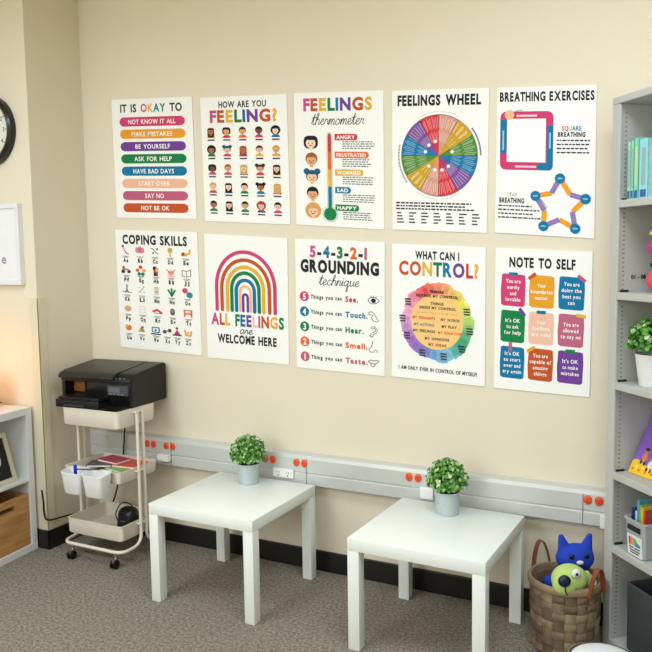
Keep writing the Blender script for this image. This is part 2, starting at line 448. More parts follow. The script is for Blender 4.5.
p = Poster('therm', 'white FEELINGS thermometer poster with a five-colour thermometer and five heads', PC['therm'])
p.text('title', 'FEELINGS', 11, 88, 6.5, 20, [MAG, RUS, YEL, GRN, BLU, PUR, RUS, YEL], wt=.045)
p.script('subtitle', 'thermometer', 20, 79, 29.5, 36, K, .75)
HALO = (206, 222, 208)
p.rrect('thermometer', 36.8, 44, 44, 130, 3.5, HALO, 1); p.disc('thermometer', 40.4, 136, 9.6, HALO, 1)
for (a, b, c) in ((50, 66, RED), (66, 86, ORA), (86, 105, YEL), (105, 128, BLU), (126, 134, GRN)): p.rect('thermometer', 38.4, 42.4, a, b, c, 2)
p.disc('thermometer', 40.4, 50, 2.0, RED, 2, 4.5); p.disc('thermometer', 40.4, 136, 7.2, GRN, 3)
for k, (t, c, u1) in enumerate((('ANGRY', RED, 72), ('FRUSTRATED', ORA, 84), ('WORRIED', YEL, 78), ('SAD', BLU, 64), ('HAPPY', GRN, 73))):
    v = 46.3 + 19.6 * k
    p.rrect('tag|%d' % k, 46.5, u1, v, v + 7, 3, c, 4); p.rect('tag|%d' % k, 46.5, 51, v, v + 7, c, 4)
    p.text('tag|%d' % k, t, 48.5, u1 - 3, v + 1.6, v + 5.6, WH, 5, wt=.03)
    p.para('notes|%d' % k, 55, 91, v + 8.2, 4, 2.4, 1.0)
for k, (sk, hr, sty) in enumerate(((4, 0, 4), (1, 2, 0), (0, 5, 2), (1, 0, 0), (0, 3, 3))):
    face(p, 'face_picture|%d' % k, 19 + .4 * k, 56 + 19.3 * k, 6.6, SK[sk], HR[hr], sty)
p.done()

p = Poster('wheel', 'white FEELINGS WHEEL poster with a big wheel of coloured wedges', PC['wheel'])
p.text('title', 'FEELINGS WHEEL', 6, 92, 5.5, 16, K, wt=.05, space=.45)
WC = [(214, 150, 132), (206, 158, 42), (84, 136, 54), (20, 116, 168), (124, 80, 152), (214, 52, 62)] * 2
UC, VC, RU, RV = 50, 69.5, 40, 43.5
for k, c in enumerate(WC):
    a = k * 30
    p.wedge('wheel', UC, VC, RU, RV, a, a + 30, c, 1, 8)
    li = tuple(int(q + (255 - q) * .45) for q in c)
    for j in range(9):
        for (r0, r1) in ((.36, .6), (.68, .96)):
            aa = a + 1.8 + 3.2 * j
            p.wedge('wheel', UC, VC, RU * (r1 - .03 * ((j * 7 + k) % 3)), RV * (r1 - .03 * ((j * 5 + k) % 3)), aa, aa + 1.2, li, 2, 1, r0 / r1)
    dk = tuple(int(q * .5) for q in c)
    p.wedge('wheel', UC, VC, RU, RV, a - .35, a + .35, dk, 3, 1)
    p.wedge('wheel', UC, VC, RU, RV, a, a + 30, (90, 90, 92), 3, 6, .988)
    if k not in (0, 1, 3, 8): p.disc('wheel', UC + RU * .36 * math.sin(R(a + 15)), VC - RV * .36 * math.cos(R(a + 15)), 1.8, WH, 4, n=12)
for k in range(56):
    a = (52 + k * 1.35) if k < 28 else (232 + (k - 28) * 1.9)
    p.wedge('caption|%d' % (k // 28), UC, VC, RU * 1.09, RV * 1.09, a, a + 1.0, K, 1, 1, .965)
for a0 in (-32, 2, 148, 182): p.wedge('outer_arc|%d' % a0, UC, VC, RU * 1.07, RV * 1.07, a0, a0 + 30, (170, 170, 172), 1, 8, .992)
p.para('caption|3', 4, 97, 119.5, 3, 3.2, 1.7, (50, 50, 52))
for j in range(7):
    for i in range(4): p.rect('word_list|%d' % j, 5 + 13.3 * j, 5 + 13.3 * j + 5 + ((i * 5 + j * 3) % 4), 130.5 + 3.4 * i, 132 + 3.4 * i, (60, 60, 62))
p.done()

p = Poster('breath', 'white BREATHING EXERCISES poster with a rounded square and a star', PC['breath'])
p.text('title', 'BREATHING EXERCISES', 3, 98, 5, 14, K, wt=.045, space=.4)
SQP = (206, 58, 112)
def sq(u0, u1, v0, v1, c, l=1): p.rect('square_diagram', u0, u1, v0, v1, c, l)
p.rrect('square_diagram', 4, 58.5, 24.5, 84, 6, SQP, 1)
sq(4, 11, 33, 67, BLU, 2); sq(52, 58.5, 39, 78, BLU, 2)
p.poly('square_diagram', [(44, 77), (58.5, 77), (58.5, 80), (57.5, 82.5), (55, 84), (44, 84)], BLU, 2); p.poly('square_diagram', [(44, 77), (44, 84), (41.5, 80.5)], BLU, 2)
sq(11.2, 51.0, 32, 76, WH, 3)
p.disc('square_diagram', 13.5, 28, 5, (240, 182, 140), 4)
p.rect('square_diagram', 21, 42, 28, 30, (240, 200, 214), 4); p.rect('square_diagram', 20, 42, 79.5, 81.5, (240, 200, 214), 4)
p.rect('square_diagram', 6.5, 8.2, 44, 64, (150, 200, 224), 4); p.rect('square_diagram', 54.4, 56.1, 46, 62, (150, 200, 224), 4)
p.line('square_diagram', [(20, 24), (27, 23.2)], .5, K, 2)
p.text('subheading', 'SQUARE', 67, 86, 39.5, 44, [RED, RED, ORG, GRN, BLU, TEA], wt=.035)
p.text('subheading', 'BREATHING', 63, 90, 45.5, 50, K, wt=.05)
p.para('instructions', 62, 98, 53, 4, 4, 1.5, (50, 50, 52))
p.text('subheading|2', 'STAR', 12, 23, 107.5, 111.5, [YEL, GRN, (120, 180, 200), YEL], wt=.02)
p.text('subheading|2', 'BREATHING', 4, 30, 113, 118, K, wt=.05)
p.para('instructions|2', 3, 47, 120.5, 4, 4, 1.5, (50, 50, 52))
def cv(x, y): return ((x - 27) / 390 * 100 + (y - 330) * 0.004, (y - 28) / 586 * 150)
pts = [cv(*q) for q in ((283, 386), (322, 448), (380, 463), (330, 515), (341, 580), (280, 548), (218, 577), (222, 515), (187, 458), (250, 445))]
PU2 = (146, 118, 184)
for i in range(10):
    a, b = pts[i], pts[(i + 1) % 10]
    d = Vector((b[0] - a[0], b[1] - a[1])); n = Vector((-d.y, d.x)).normalized() * 2.6
    p.poly('star_diagram', [(a[0] + n.x, a[1] + n.y), (b[0] + n.x, b[1] + n.y), (b[0] - n.x, b[1] - n.y), (a[0] - n.x, a[1] - n.y)], (ORG, PU2)[i % 2], 1 + (i % 2))
for i in range(0, 10, 2):
    p.disc('star_diagram', pts[i][0], pts[i][1], 5.2, BLU, 4); p.rect('star_diagram', pts[i][0] - 2.4, pts[i][0] + 2.4, pts[i][1] - .8, pts[i][1] + .8, (130, 190, 214), 5)
p.line('star_diagram', [(47, 113), (53.5, 121.5)], .5, K, 3)
p.done()

p = Poster('cop', 'white COPING SKILLS poster with an alphabet of tiny pictures', PC['cop'])
p.text('title', 'COPING SKILLS', 9, 88, 6, 17, K, wt=.045, space=.4)
rows = ['ABCDE', 'FGHIJ', 'KLMNO', 'PQRST', 'UVWXYZ']
def pic(part, ch, u, v):
    D, T, L = lambda a, b, r, c, l=2, rv=None: p.disc(part, u + a, v + b, r, c, l, rv, n=12), lambda a0, a1, b0, b1, c, l=2: p.rect(part, u + a0, u + a1, v + b0, v + b1, c, l), lambda q, w_, c, l=3: p.line(part, [(u + x, v + y) for x, y in q], w_, c, l)
    sk = (222, 170, 140)
    if ch == 'A': L([(-3, -4), (-1, 0), (2, 4)], 1.2, (214, 120, 130)); D(-3, -5, 1.6, (80, 50, 50)); L([(0, 3), (4, 5)], 1.2, MAU)
    elif ch == 'B':
        for q in (-3.5, -1.5, 1.5, 3.5): D(q, 0 - abs(q) * .2, 2.2, (214, 140, 164), 2, 3.6)
        D(0, -1.5, 2.2, (200, 110, 140), 3, 4)
    elif ch == 'C': L([(-5, -4), (-2, -3), (0, 0), (4, 3)], .9, (80, 84, 80)); D(3, -3, 1.4, (120, 120, 100)); D(-2, 2, 1.2, (70, 76, 70))
    elif ch == 'D': D(0, -2, 3, YEL, 2, 3.6); D(0, -2.5, 2, (150, 180, 90), 3); T(-.5, .5, 1, 6, (150, 110, 70))
    elif ch == 'E': D(-2.8, 2, 2.4, RED); D(0, 2.6, 2, ORG); L([(1, 2), (4.5, 1), (5, -3.5)], 2.2, YEL); D(-4, 3, 1.2, (190, 70, 70), 4)
    elif ch == 'F': D(-3.8, 2.4, 2.4, K); D(3.6, 2.2, 2.2, (60, 60, 60)); L([(-4, -1), (3, 0)], 2.2, (190, 130, 80)); D(-3, -3, 1.6, (120, 80, 50))
    elif ch == 'G':
        for a, b, c in ((0, -4, RED), (-4, 0, ORA), (4, 0, YEL), (-2, 4.5, TEA), (2.6, 4.5, GRN)): D(a, b, 2.3, c)
    elif ch == 'H': T(-2.6, 2.8, -4, 6, (170, 90, 60)); D(-1, -3.5, 2.6, (70, 44, 30), 3); D(1.6, -1.5, 2, (230, 180, 140), 4); T(-2.5, 1, 2, 6, (50, 46, 50), 3)
    elif ch == 'I': D(0, 1, 3.8, (236, 160, 140), 2, 3); L([(-5, -3), (-1, 1)], 1, (214, 90, 80)); L([(5, -3), (1, 1)], 1, (214, 90, 80)); L([(-4, 5), (4, 5)], .8, (214, 90, 80))
    elif ch == 'J': L([(-5, -3), (0, -2), (5, -4), (5, 3.5), (0, 5), (-5, 4), (-5, -3)], .7, (90, 80, 70)); L([(0, -2), (0, 5)], .6, (90, 80, 70))
    elif ch == 'K': L([(-6, 3), (6, 4)], .7, (90, 84, 70)); L([(0, -5), (0, 1), (-2, 4)], 1.4, (120, 90, 70)); L([(0, 1), (2, 4)], 1.2, (100, 80, 60)); D(0, -5, 1.2, (200, 150, 110))
    elif ch == 'L':
        for a, b in ((-3, -3), (1, -1), (-1, 2), (3, -4), (3, 3)): D(a, b, .9, (190, 170, 176))
        L([(-4, 4), (3, -4)], .5, (150, 120, 130))
    elif ch == 'M': T(-3, 3, -4, 5, (222, 216, 206)); D(0, -4, 2.8, (190, 180, 170), 3, 1); T(-1.8, 1.8, 0, 2.4, (200, 160, 150), 3)
    elif ch == 'N':
        for q in (-35, 0, 35): L([(0, 5), (7 * math.sin(R(q)), 5 - 9 * math.cos(R(q)))], 2.2, GRN)
    elif ch == 'O': D(-2.6, -2.8, 3.4, (206, 78, 120)); D(2.6, 2.4, 3.8, (40, 140, 170))
    elif ch == 'P': D(0, 0, 4.4, (226, 172, 150), 2, 4); L([(-3, -1), (0, 1), (3, -1)], .6, (200, 130, 110)); L([(-2, 2), (2, 2.4)], .5, (200, 130, 110))
    elif ch == 'Q': L([(-3.4, -4), (3.4, -4), (3.4, 4), (-3.4, 4), (-3.4, -4)], .5, (205, 200, 196)); L([(-1.5, 0), (1.5, 0)], .5, (200, 196, 192))
    elif ch == 'R': L([(-5, 1), (0, -1), (5, 2.4)], 2.6, (206, 76, 62)); L([(-4, 3), (5, 3.4)], .8, (150, 50, 40))
    elif ch == 'S': D(0, 0, 3, (80, 90, 92), 2, 4.4); D(0, -1, 1.8, (130, 140, 140), 3, 2.4)
    elif ch == 'T': T(-5, 5, -4, 5, (214, 110, 84)); T(-3, 3, -2.6, 0, (246, 220, 200), 3); T(-3, 3, 2, 5, (250, 240, 230), 3)
    elif ch == 'U': D(0, 0, 4, (232, 120, 60), 2, 3.6); D(-2, -2, 2, (240, 170, 90), 3)
    elif ch == 'V': p.poly(part, [(u - 4.5, v + 4), (u, v - 4), (u + 4, v + 4)], (130, 160, 70), 2); D(-2, 2, 1.6, YEL, 3); D(1.5, -2, 1.4, RED, 3)
    elif ch == 'W': p.rrect(part, u - 5, u + 5, v - 4, v + 3.4, 1.5, (60, 130, 170), 2); T(-3.4, 3.4, -2.6, 2, (236, 240, 240), 3); D(0, 0, 1.4, BLU, 4); L([(-5.5, 5), (5.5, 5)], 1.6, (70, 60, 60))
    elif ch == 'X': D(-3, 1, 2.4, (70, 70, 72)); D(3, -1, 2.4, (80, 80, 80)); L([(-3, 1), (3, -1)], 1.2, (110, 110, 110))
    elif ch == 'Y': D(0, -4.6, 1.6, (120, 60, 50)); p.poly(part, [(u - 4.5, v + 4), (u, v - 3), (u + 4.5, v + 4)], (170, 60, 80), 2); L([(-5, 4), (5, 4)], 1.6, (120, 50, 80))
    elif ch == 'Z': L([(-3.5, -3), (-2.5, 3), (3, 3.4), (4, -2)], 2, (232, 170, 70)); D(0, 0, 1.8, (236, 200, 120), 4)
for r_, t in enumerate(rows):
    us = (12, 30.5, 49, 67.5, 86) if len(t) == 5 else (12, 28.5, 46, 60, 72, 85)
    for ch, u in zip(t, us):
        v = 25.5 + 24.6 * r_; pt = 'letter_picture|' + ch
        pic(pt, ch, u, v)
        p.rect(pt, u - 4, u + 4, v + 7.2, v + 8.1, (120, 118, 116)); p.rect(pt, u - 2.5, u + 3, v + 8.8, v + 9.5, (120, 118, 116))
        p.text(pt, ch + ch.lower(), u - 3.1, u + 3.1, v + 10.2, v + 14.8, K, 1, wt=.06, gap=.16)
p.done()

p = Poster('rain', 'white ALL FEELINGS are WELCOME HERE poster with a tall rainbow', PC['rain'])
for k, (ru, v0, c) in enumerate(((36, 20, PINK), (29.5, 29.5, RUS), (22.6, 38, YEL), (17.2, 45, GRN), (11.6, 53.5, BLU), (7.0, 61, PEA), (3.4, 70.5, PUR))):
    ru -= .6; top = v0 - .6; base = 90; mid = min(base - 6, top + ru * 1.2)
    q = [(49.5 - ru, base), (49.5 - ru, mid)] + [(49.5 - ru * math.cos(R(a)), mid - (mid - top) * math.sin(R(a))) for a in range(8, 180, 8)] + [(49.5 + ru, mid), (49.5 + ru, base)]
    p.line('rainbow', q, 4.3 if k < 5 else 3.2, c)
p.text('title', 'ALL FEELINGS', 6, 95, 94.5, 108, [MAG, RUS, YEL, GRN, BLU, PUR, (240, 200, 180), MAG, RUS, YEL, GRN], wt=.045, space=.45)
p.script('title|2', 'are', 41, 57, 112.5, 117.5, K, .9)
p.text('title|3', 'WELCOME HERE', 13.5, 86, 119.5, 129.5, K, wt=.045, space=.4)
p.done()

p = Poster('ground', 'white 5-4-3-2-1 GROUNDING technique poster with numbered coloured dots', PC['ground'])
p.text('title', '5-4-3-2-1', 17, 81, 7.5, 20, [(206, 78, 140), K, BLU, K, GRN, K, ORA, K, MAU], wt=.05, gap=.12)
p.text('title|2', 'GROUNDING', 6, 94, 23.5, 37, K, wt=.06)
p.script('subtitle', 'technique', 27, 72, 45.5, 51.5, K, .75)
for k, (n, t, wd, c) in enumerate((('5', 'Things you can', 'See.', (206, 58, 112)), ('4', 'Things you can', 'Touch.', BLU), ('3', 'Things you can', 'Hear.', GRN), ('2', 'Things you can', 'Smell.', ORA), ('1', 'Thing you can', 'Taste.', MAU))):
    v = 66 + 17.5 * k; pt = 'step|%d' % k
    p.disc(pt, 10, v, 5.4, c, 1, 5.8); p.text(pt, n, 8, 12, v - 3.6, v + 3.6, WH, 2, wt=.03, fit=False)
    p.text(pt, t, 17.5, 53, v - 2.4, v + 2, K, 1, wt=.045, gap=.14, space=.5)
    p.text(pt, wd, 57, 57 + 4.1 * len(wd) - (2 if k == 0 else 0), v - 3.2, v + 3, c, 1, wt=.05)
def ic(k, strokes, wd=.7):
    v = 66 + 17.5 * k
    for q in strokes:
        qq = [(a, b) for a, b in q]; pp = [(x.x, x.y) for x in smooth_path([(88 + a, v + b, 0) for a, b in qq], 4)] if len(qq) > 2 else [(88 + a, v + b) for a, b in qq]
        p.line('sense_drawing|%d' % k, pp, wd, K)
ic(0, [[(-6, 0), (-3, -3.4), (2, -3.4), (6, 0), (2, 3), (-3, 3), (-6, 0)], [(-3, -5), (-2, -3.8)], [(0, -5.6), (0, -4)], [(3, -5), (2.4, -3.8)]]); p.disc('sense_drawing|0', 88, 65.8, 2.6, K, 2)
ic(1, [[(-5, -4), (-2, -5), (2, -1), (4, 3), (6, 5)], [(-5, -2), (-1, -1), (-2, 2), (0, 5), (4, 6)], [(-5, -4), (-5, -2)]])
ic(2, [[(-3, -4), (0, -6), (4, -3), (3, 1), (0, 3), (-1, 6), (-4, 5)], [(-2, -3), (1, -4), (2, -1), (-1, 1)], [(-4, 5), (-2, 2)]])
ic(3, [[(-1, -7), (-2, -1), (-5, 3), (-3, 5.5), (1, 5)], [(1, 3), (4, 3.5), (4, 5.5)]])
ic(4, [[(-6, -1), (-2, -3), (0, -2), (3, -3), (6, -2), (2, 1), (-2, 1), (-6, -1)], [(-3, 1), (-2, 4), (1, 4), (2, 1)]])
p.done()

p = Poster('control', 'white WHAT CAN I CONTROL? poster with a circle in a rainbow ring', PC['control'])
p.text('title', 'WHAT CAN I', 26, 73, 7, 15.5, K, wt=.045, space=.4)
p.text('title|2', 'CONTROL?', 8, 93, 18.5, 33.5, [RUS, RUS, YEL, GRN, BLU, PUR, RED, YEL], wt=.04)
ring = [(240, 150, 120), (242, 190, 110), (240, 226, 110), (200, 220, 120), (110, 186, 130), (70, 160, 130), (130, 196, 214), (120, 170, 216), (140, 124, 196), (170, 120, 196), (204, 150, 206), (238, 176, 206), (238, 150, 176), (232, 90, 90)]
rg = random.Random(5)
NR = 84; jit = [rg.uniform(-1, 1) for _ in range(NR)]
for k in range(NR):
    q = k / NR * len(ring); c0, c1 = ring[int(q) % len(ring)], ring[(int(q) + 1) % len(ring)]; f_ = q - int(q)
    c = tuple(int(round((a_ * (1 - f_) + b_ * f_) / 6)) * 6 for a_, b_ in zip(c0, c1)); c = tuple(min(255, v_) for v_ in c)
    rr = 1 + .035 * (jit[k] + jit[(k + 1) % NR] + jit[k - 1]) / 1.5
    a = 360 / NR * k
    p.wedge('colour_ring', 49.5, 85, 39 * rr, 43 * rr, a - .4, a + 360 / NR + .4, c, 1, 2, .5)
    if k % 3 == 0: p.wedge('colour_ring', 49.5, 85, 36.5 * rr, 40 * rr, a, a + 8, tuple(max(0, v_ - 14) for v_ in c), 2, 3, .82)
p.disc('inner_circle', 49.5, 84.5, 28, (246, 200, 130), 5, 30.5, n=40)
def tt(t, u0, u1, v, c=K, l=6, h=2.9): p.text('inner_circle', t, u0, u1, v, v + h, c, l, wt=.045, space=.4)
tt('THINGS', 42, 57, 49.5, l=6); tt('OUTSIDE MY CONTROL', 27, 72, 54.3)
tt('THINGS', 43, 57, 62.5); tt('INSIDE MY CONTROL', 31, 70, 67.3)
p.text('inner_circle', 'WHAT I SAY TO MYSELF', 27, 72, 73.4, 75.6, (214, 160, 60), 6, wt=.01)
tt('MY THOUGHTS', 23.5, 48, 79, RED); tt('MY WORDS', 54, 74, 79.5, (40, 100, 90))
tt('MY ACTIONS', 25, 47, 86.5, (60, 120, 170)); tt('MY PLAY', 55, 71, 87)
tt('MY FEELINGS', 24, 48, 93.5, (40, 80, 40)); tt('MY BEHAVIOR', 51, 76, 94, ORA)
tt('MY OPINIONS', 37, 63, 101.5, (110, 30, 90)); tt('MY IDEAS', 41, 60, 108, (150, 50, 50))
for (u, v) in ((18, 60), (12, 79), (17, 98), (34, 116), (57, 118), (76, 108), (84, 88), (81, 67)):
    for k in range(3): p.rect('colour_ring', u - 3.4 + k * .4, u + 3.6, v + 2.9 * k, v + 2.9 * k + 1.5, (60, 50, 60), 6)
p.text('caption', 'I AM ONLY EVER IN CONTROL OF MYSELF!', 8, 92, 136, 140, K, wt=.04, space=.4)
p.done()

p = Poster('note', 'white NOTE TO SELF poster with nine taped coloured notes', PC['note'])
p.text('title', 'NOTE TO SELF', 15, 83, 9, 19, K, wt=.045, space=.45)
notes = [('You are|worthy|and|lovable', PINK, BLU, 0, 0), ('Your|boundaries|matter', ORG, RUS, -1, -38), ('You are|doing the|best you|can', BLU, MAU, 1, 38),
         ("It's OK|to ask|for help", GRN, PUR, 1, 52), ('Your|feelings|are valid', (240, 190, 164), BLU, 0, 0), ('You are|allowed|to say no', (192, 100, 130), YEL, 1, 8),
         ("It's OK|to start|over and|try again", BLU, MAU, -.2, 90), ('You are|capable of|amazing|things', RUS, ORG, -1, -34), ("It's OK|to make|mistakes", PUR, GRN, 0, 0)]
for i, (t, c, tc_, side, rot) in enumerate(notes):
    r_, c_ = divmod(i, 3); u0 = (6.5, 36.5, 67)[c_]; u1 = u0 + 26; v0 = (26.5, 65, 103.5)[r_]; v1 = v0 + 34.5
    pt = 'note|%d' % i
    p.poly(pt, [(u0 + .8, v0 + 1), (u0 + 3, v0), (u1 - 3, v0 + .6), (u1 - .3, v0 + 1.5), (u1 + .3, v0 + 12), (u1 - .5, v1 - 1.5), (u1 - 3, v1), (u0 + 3, v1 - .5), (u0 + .2, v1 - 2), (u0 - .3, v0 + 18)], c, 1)
    ls = t.split('|'); n = len(ls)
    for k, s_ in enumerate(ls):
        wl = len(s_) * 1.12; cu = (u0 + u1) / 2; vv = (v0 + v1) / 2 - n * 3.2 + 6.4 * k + 1.2
        p.text(pt, s_, cu - wl, cu + wl, vv, vv + 4, WH, 2, wt=.02)
    cu = (u0 + u1) / 2 + side * 10
    p.rrect('tape|%d' % i, cu - 4.8, cu + 4.8, v0 - 1.5 + abs(side) * 1.2, v0 + 2 + abs(side) * 1.2, .4, tc_, 3, rot)
p.done()
bpy.data.objects.remove(_fo); bpy.data.curves.remove(_fc)

# ------------------------------------------------------------------ metal raceway and outlets
RX0, RX1 = XC, 2.08
prof = [(0, .432), (-.044, .432), (-.05, .438), (-.05, .486), (-.046, .490), (-.046, .494), (-.05, .498), (-.05, .562), (-.044, .578), (0, .584)]
rw = thing('cable_raceway', 'long brushed grey metal cable raceway running along the back wall', 'raceway', (0, 0, .432))
bm = bmesh.new()
A = [bm.verts.new((RX0, y, z - .432)) for y, z in prof]; B = [bm.verts.new((RX1, y, z - .432)) for y, z in prof]
for i in range(len(prof) - 1): bm.faces.new((A[i], A[i + 1], B[i + 1], B[i]))
bm.faces.new((A[-1], A[0], B[0], B[-1])); bm.faces.new(A); bm.faces.new(B[::-1])
build('channel', bm, M_metal, rw)
for x in (-.2, .62, 1.34, 1.9):
    build('seam_clip', nbox(x - .0015, x + .0015, -.0512, -.046, .003, .131), mat('seam', (120, 120, 120), .4, .5), rw)
def outlet(x, label):
    t = thing('outlet', label, 'outlet', (x, -.05, .541), 0, 'orange outlets on the raceway')
    for s in (-1, 1):
        bm = bmesh.new(); n = 24
        prof2 = [(0, 0), (.0165, 0), (.0165, -.004), (.014, -.006), (0, -.006)]
        lathe([(r, z) for r, z in prof2], 24, 0, 0, bm)
        for v in bm.verts: v.co = Vector((s * .0215 + v.co.x, v.co.z, v.co.y * 1.15))
        so = build('socket', bm, M_orange, t, True)
        bm = bmesh.new()
        for q in (-.005, .005): box(bm, s * .0215 + q - .001, s * .0215 + q + .001, -.0064, -.0058, -.001, .007)
        box(bm, s * .0215 - .002, s * .0215 + .002, -.0064, -.0058, -.009, -.005)
        build('contact_slots', bm, M_dark, so)
    return t
for x, l in ((-.337, 'orange duplex outlet on the raceway, half hidden behind the cart posts'), (-.208, 'orange duplex outlet above the white box nearest the cart'), (.412, 'orange duplex outlet just right of the left potted plant'),
             (.588, 'orange duplex outlet above the white double socket plate'), (1.17, 'orange duplex outlet just left of the right potted plant'), (1.94, 'orange duplex outlet beside the grey bookcase')):
    outlet(x, l)
def wbox(x, wd, h, d, label, z=.478, plugs=False):
    t = thing('white_socket_box', label, 'socket box', (x, -.05, z - h / 2), 0, 'white boxes on the raceway')
    build('plate', nbox(-wd / 2, wd / 2, -d, 0, 0, h, .004), M_plw, t)
    if plugs:
        for s in (-1, 1):
            bm = bmesh.new()
            for q in (-.006, .006): box(bm, s * .026 + q - .0012, s * .026 + q + .0012, -d - .0006, -d + .001, h * .5, h * .7)
            box(bm, s * .026 - .003, s * .026 + .003, -d - .0006, -d + .001, h * .2, h * .34)
            build('socket_slots', bm, M_dark, t)
    return t
wbox(-.236, .072, .038, .03, 'small white box on the raceway just right of the cart posts', z=.480)
wbox(.495, .115, .046, .012, 'white double socket plate on the raceway behind the left table', z=.482, plugs=True)
wbox(1.235, .062, .054, .014, 'white plate on the raceway behind the right potted plant', z=.478)
t = wbox(1.988, .034, .056, .035, 'white plug at the raceway end beside the bookcase post', z=.467)

# ------------------------------------------------------------------ tables
def table(label, x, y, rz):
    t = thing('side_table', label, 'table', (x, y, 0), rz, 'white side tables by the back wall')
    build('tabletop', nbox(0, .55, 0, .55, .40, .45, .0025), M_white, t, True)
    for a in (0, .5):
        for b in (0, .5):
            build('leg', nbox(a + .0005, a + .0495, b + .0005, b + .0495, 0, .4, .002), M_white, t, True)
    return t
table('square white side table nearer the cart', .129, -.624, -.003)
table('square white side table nearer the brown basket', 1.113, -.626, -.021)

# ------------------------------------------------------------------ potted plants
def foliage(bm, c, rx, rz, n, seed, lo=0.3, leaf=.017):
    rg = random.Random(seed)
    for i in range(n):
        a = rg.uniform(0, 2 * math.pi); ph = math.acos(rg.uniform(-lo, 1)); k = rg.uniform(.55, 1.0) ** .6
        d = Vector((math.sin(ph) * math.cos(a), math.sin(ph) * math.sin(a), math.cos(ph)))
        p0 = Vector(c) + Vector((d.x * rx * k, d.y * rx * k, d.z * rz * k))
        nr = (d + Vector((rg.uniform(-.8, .8), rg.uniform(-.8, .8), rg.uniform(-.3, .9)))).normalized()
        t1 = nr.orthogonal().normalized(); t1 = Matrix.Rotation(rg.uniform(0, 6.28), 3, nr) @ t1; t2 = nr.cross(t1)
        L = leaf * rg.uniform(.7, 1.25); W = L * .42; mi = rg.choices((0, 1, 2, 3), (4, 3, 3, 1))[0]
        b0 = p0 - t1 * L * .5
        pts = [b0, b0 + t1 * L * .35 + t2 * W + nr * L * .06, b0 + t1 * L * .75 + t2 * W * .7 + nr * L * .05, b0 + t1 * L - nr * L * .1, b0 + t1 * L * .75 - t2 * W * .7 + nr * L * .05, b0 + t1 * L * .35 - t2 * W + nr * L * .06]
        mid = [b0 + t1 * L * .35 - nr * L * .03, b0 + t1 * L * .75 - nr * L * .03]
        V = [bm.verts.new(q) for q in pts]; Q = [bm.verts.new(q) for q in mid]
        for f in ((V[0], V[1], Q[0]), (V[1], V[2], Q[1], Q[0]), (V[2], V[3], Q[1]), (V[3], V[4], Q[1]), (V[4], V[5], Q[0], Q[1]), (V[5], V[0], Q[0])):
            fc = bm.faces.new(f); fc.material_index = mi
LEAF = [mat('leaf_mid', (84, 150, 52), .45), mat('leaf_deep', (54, 116, 38), .45), mat('leaf_light', (140, 190, 96), .45), mat('leaf_pale', (196, 218, 168), .45)]
M_stem = mat('stem_green', (70, 96, 40), .7)
def stems(c0, c, rx, rz, n, seed):
    rg = random.Random(seed); bm = bmesh.new()
    for i in range(n):
        a = rg.uniform(0, 6.28); k = rg.uniform(.2, .8); e = Vector(c) + Vector((rx * k * math.cos(a), rx * k * math.sin(a), rz * rg.uniform(-.1, .7)))
        s = Vector(c0) + Vector((.4 * rx * k * math.cos(a), .4 * rx * k * math.sin(a), 0))
        tube([s, (s + e) / 2 + Vector((0, 0, .01)), e], .0014, 5, bm)
    return bm
def potted(label, x, y, z, seed, group):
    t = thing('potted_plant', label, 'potted plant', (x, y, z), 0, group)
    pr = [(0, 0), (.0455, 0), (.0475, .002)]
    for k in range(8):
        zz = .006 + k * .0105; r = .0475 + .004 * zz / .09; pr += [(r, zz), (r + .0006, zz + .004), (r - .0006, zz + .0075)]
    pr += [(.0525, .092), (.053, .096), (.0515, .098), (.0495, .096), (.0485, .08), (0, .08)]
    build('pot', lathe(pr, 40), M_pot, t, True)
    build('soil', lathe([(0, .088), (.03, .087), (.0487, .083), (.0487, .081), (0, .081)], 24), M_soil, t, True)
    bm = bmesh.new(); foliage(bm, (0, 0, .145), .089, .092, 620, seed, .38); foliage(bm, (0, 0, .14), .062, .066, 260, seed + 1, .5, .022); build('foliage', bm, LEAF, t)
    build('stems', stems((0, 0, .085), (0, 0, .145), .085, .08, 26, seed), M_stem, t)
    return t
potted('bushy green plant in a grey ribbed pot on the table nearer the cart', .368, -.172, .45, 11, 'potted plants on the tables')
potted('bushy green plant in a grey ribbed pot on the table nearer the basket', 1.374, -.192, .45, 23, 'potted plants on the tables')

# ------------------------------------------------------------------ utility cart
CX0, CX1, CY0, CY1 = -.600, -.232, -.412, -.125
ccx, ccy = (CX0 + CX1) / 2, (CY0 + CY1) / 2
cart = thing('utility_cart', 'cream three-tier rolling utility cart with tube frame carrying the printer', 'cart', (ccx, ccy, 0))
for z, h in ((.132, .08), (.425, .06), (.70, .09)):
    b = build('basket_tier', open_box(CX1 - CX0, CY1 - CY0, h, .003, .02, .985, .006), M_cart, cart, True); b.location = (0, 0, z)
for s in (-1, 1):
    hw = (CX1 - CX0) / 2 + .018; ym = s * .02; yf = s * .16
    pts = [(-hw, ym, .775), (-hw, ym, .092), (-hw, yf, .085), (hw, yf, .085), (hw, ym, .092), (hw, ym, .775)]
    build('tube_frame', tube(fillet(pts, .06, 7), .0085, 12), M_cart, cart, True)
for zz in (.205, .478, .78):
    for s in (-1, 1):
        x = s * ((CX1 - CX0) / 2 + .012); build('bracket', nbox(x - .012, x + .012, -.035, .035, zz - .012, zz - .006, .001), M_cart, cart)
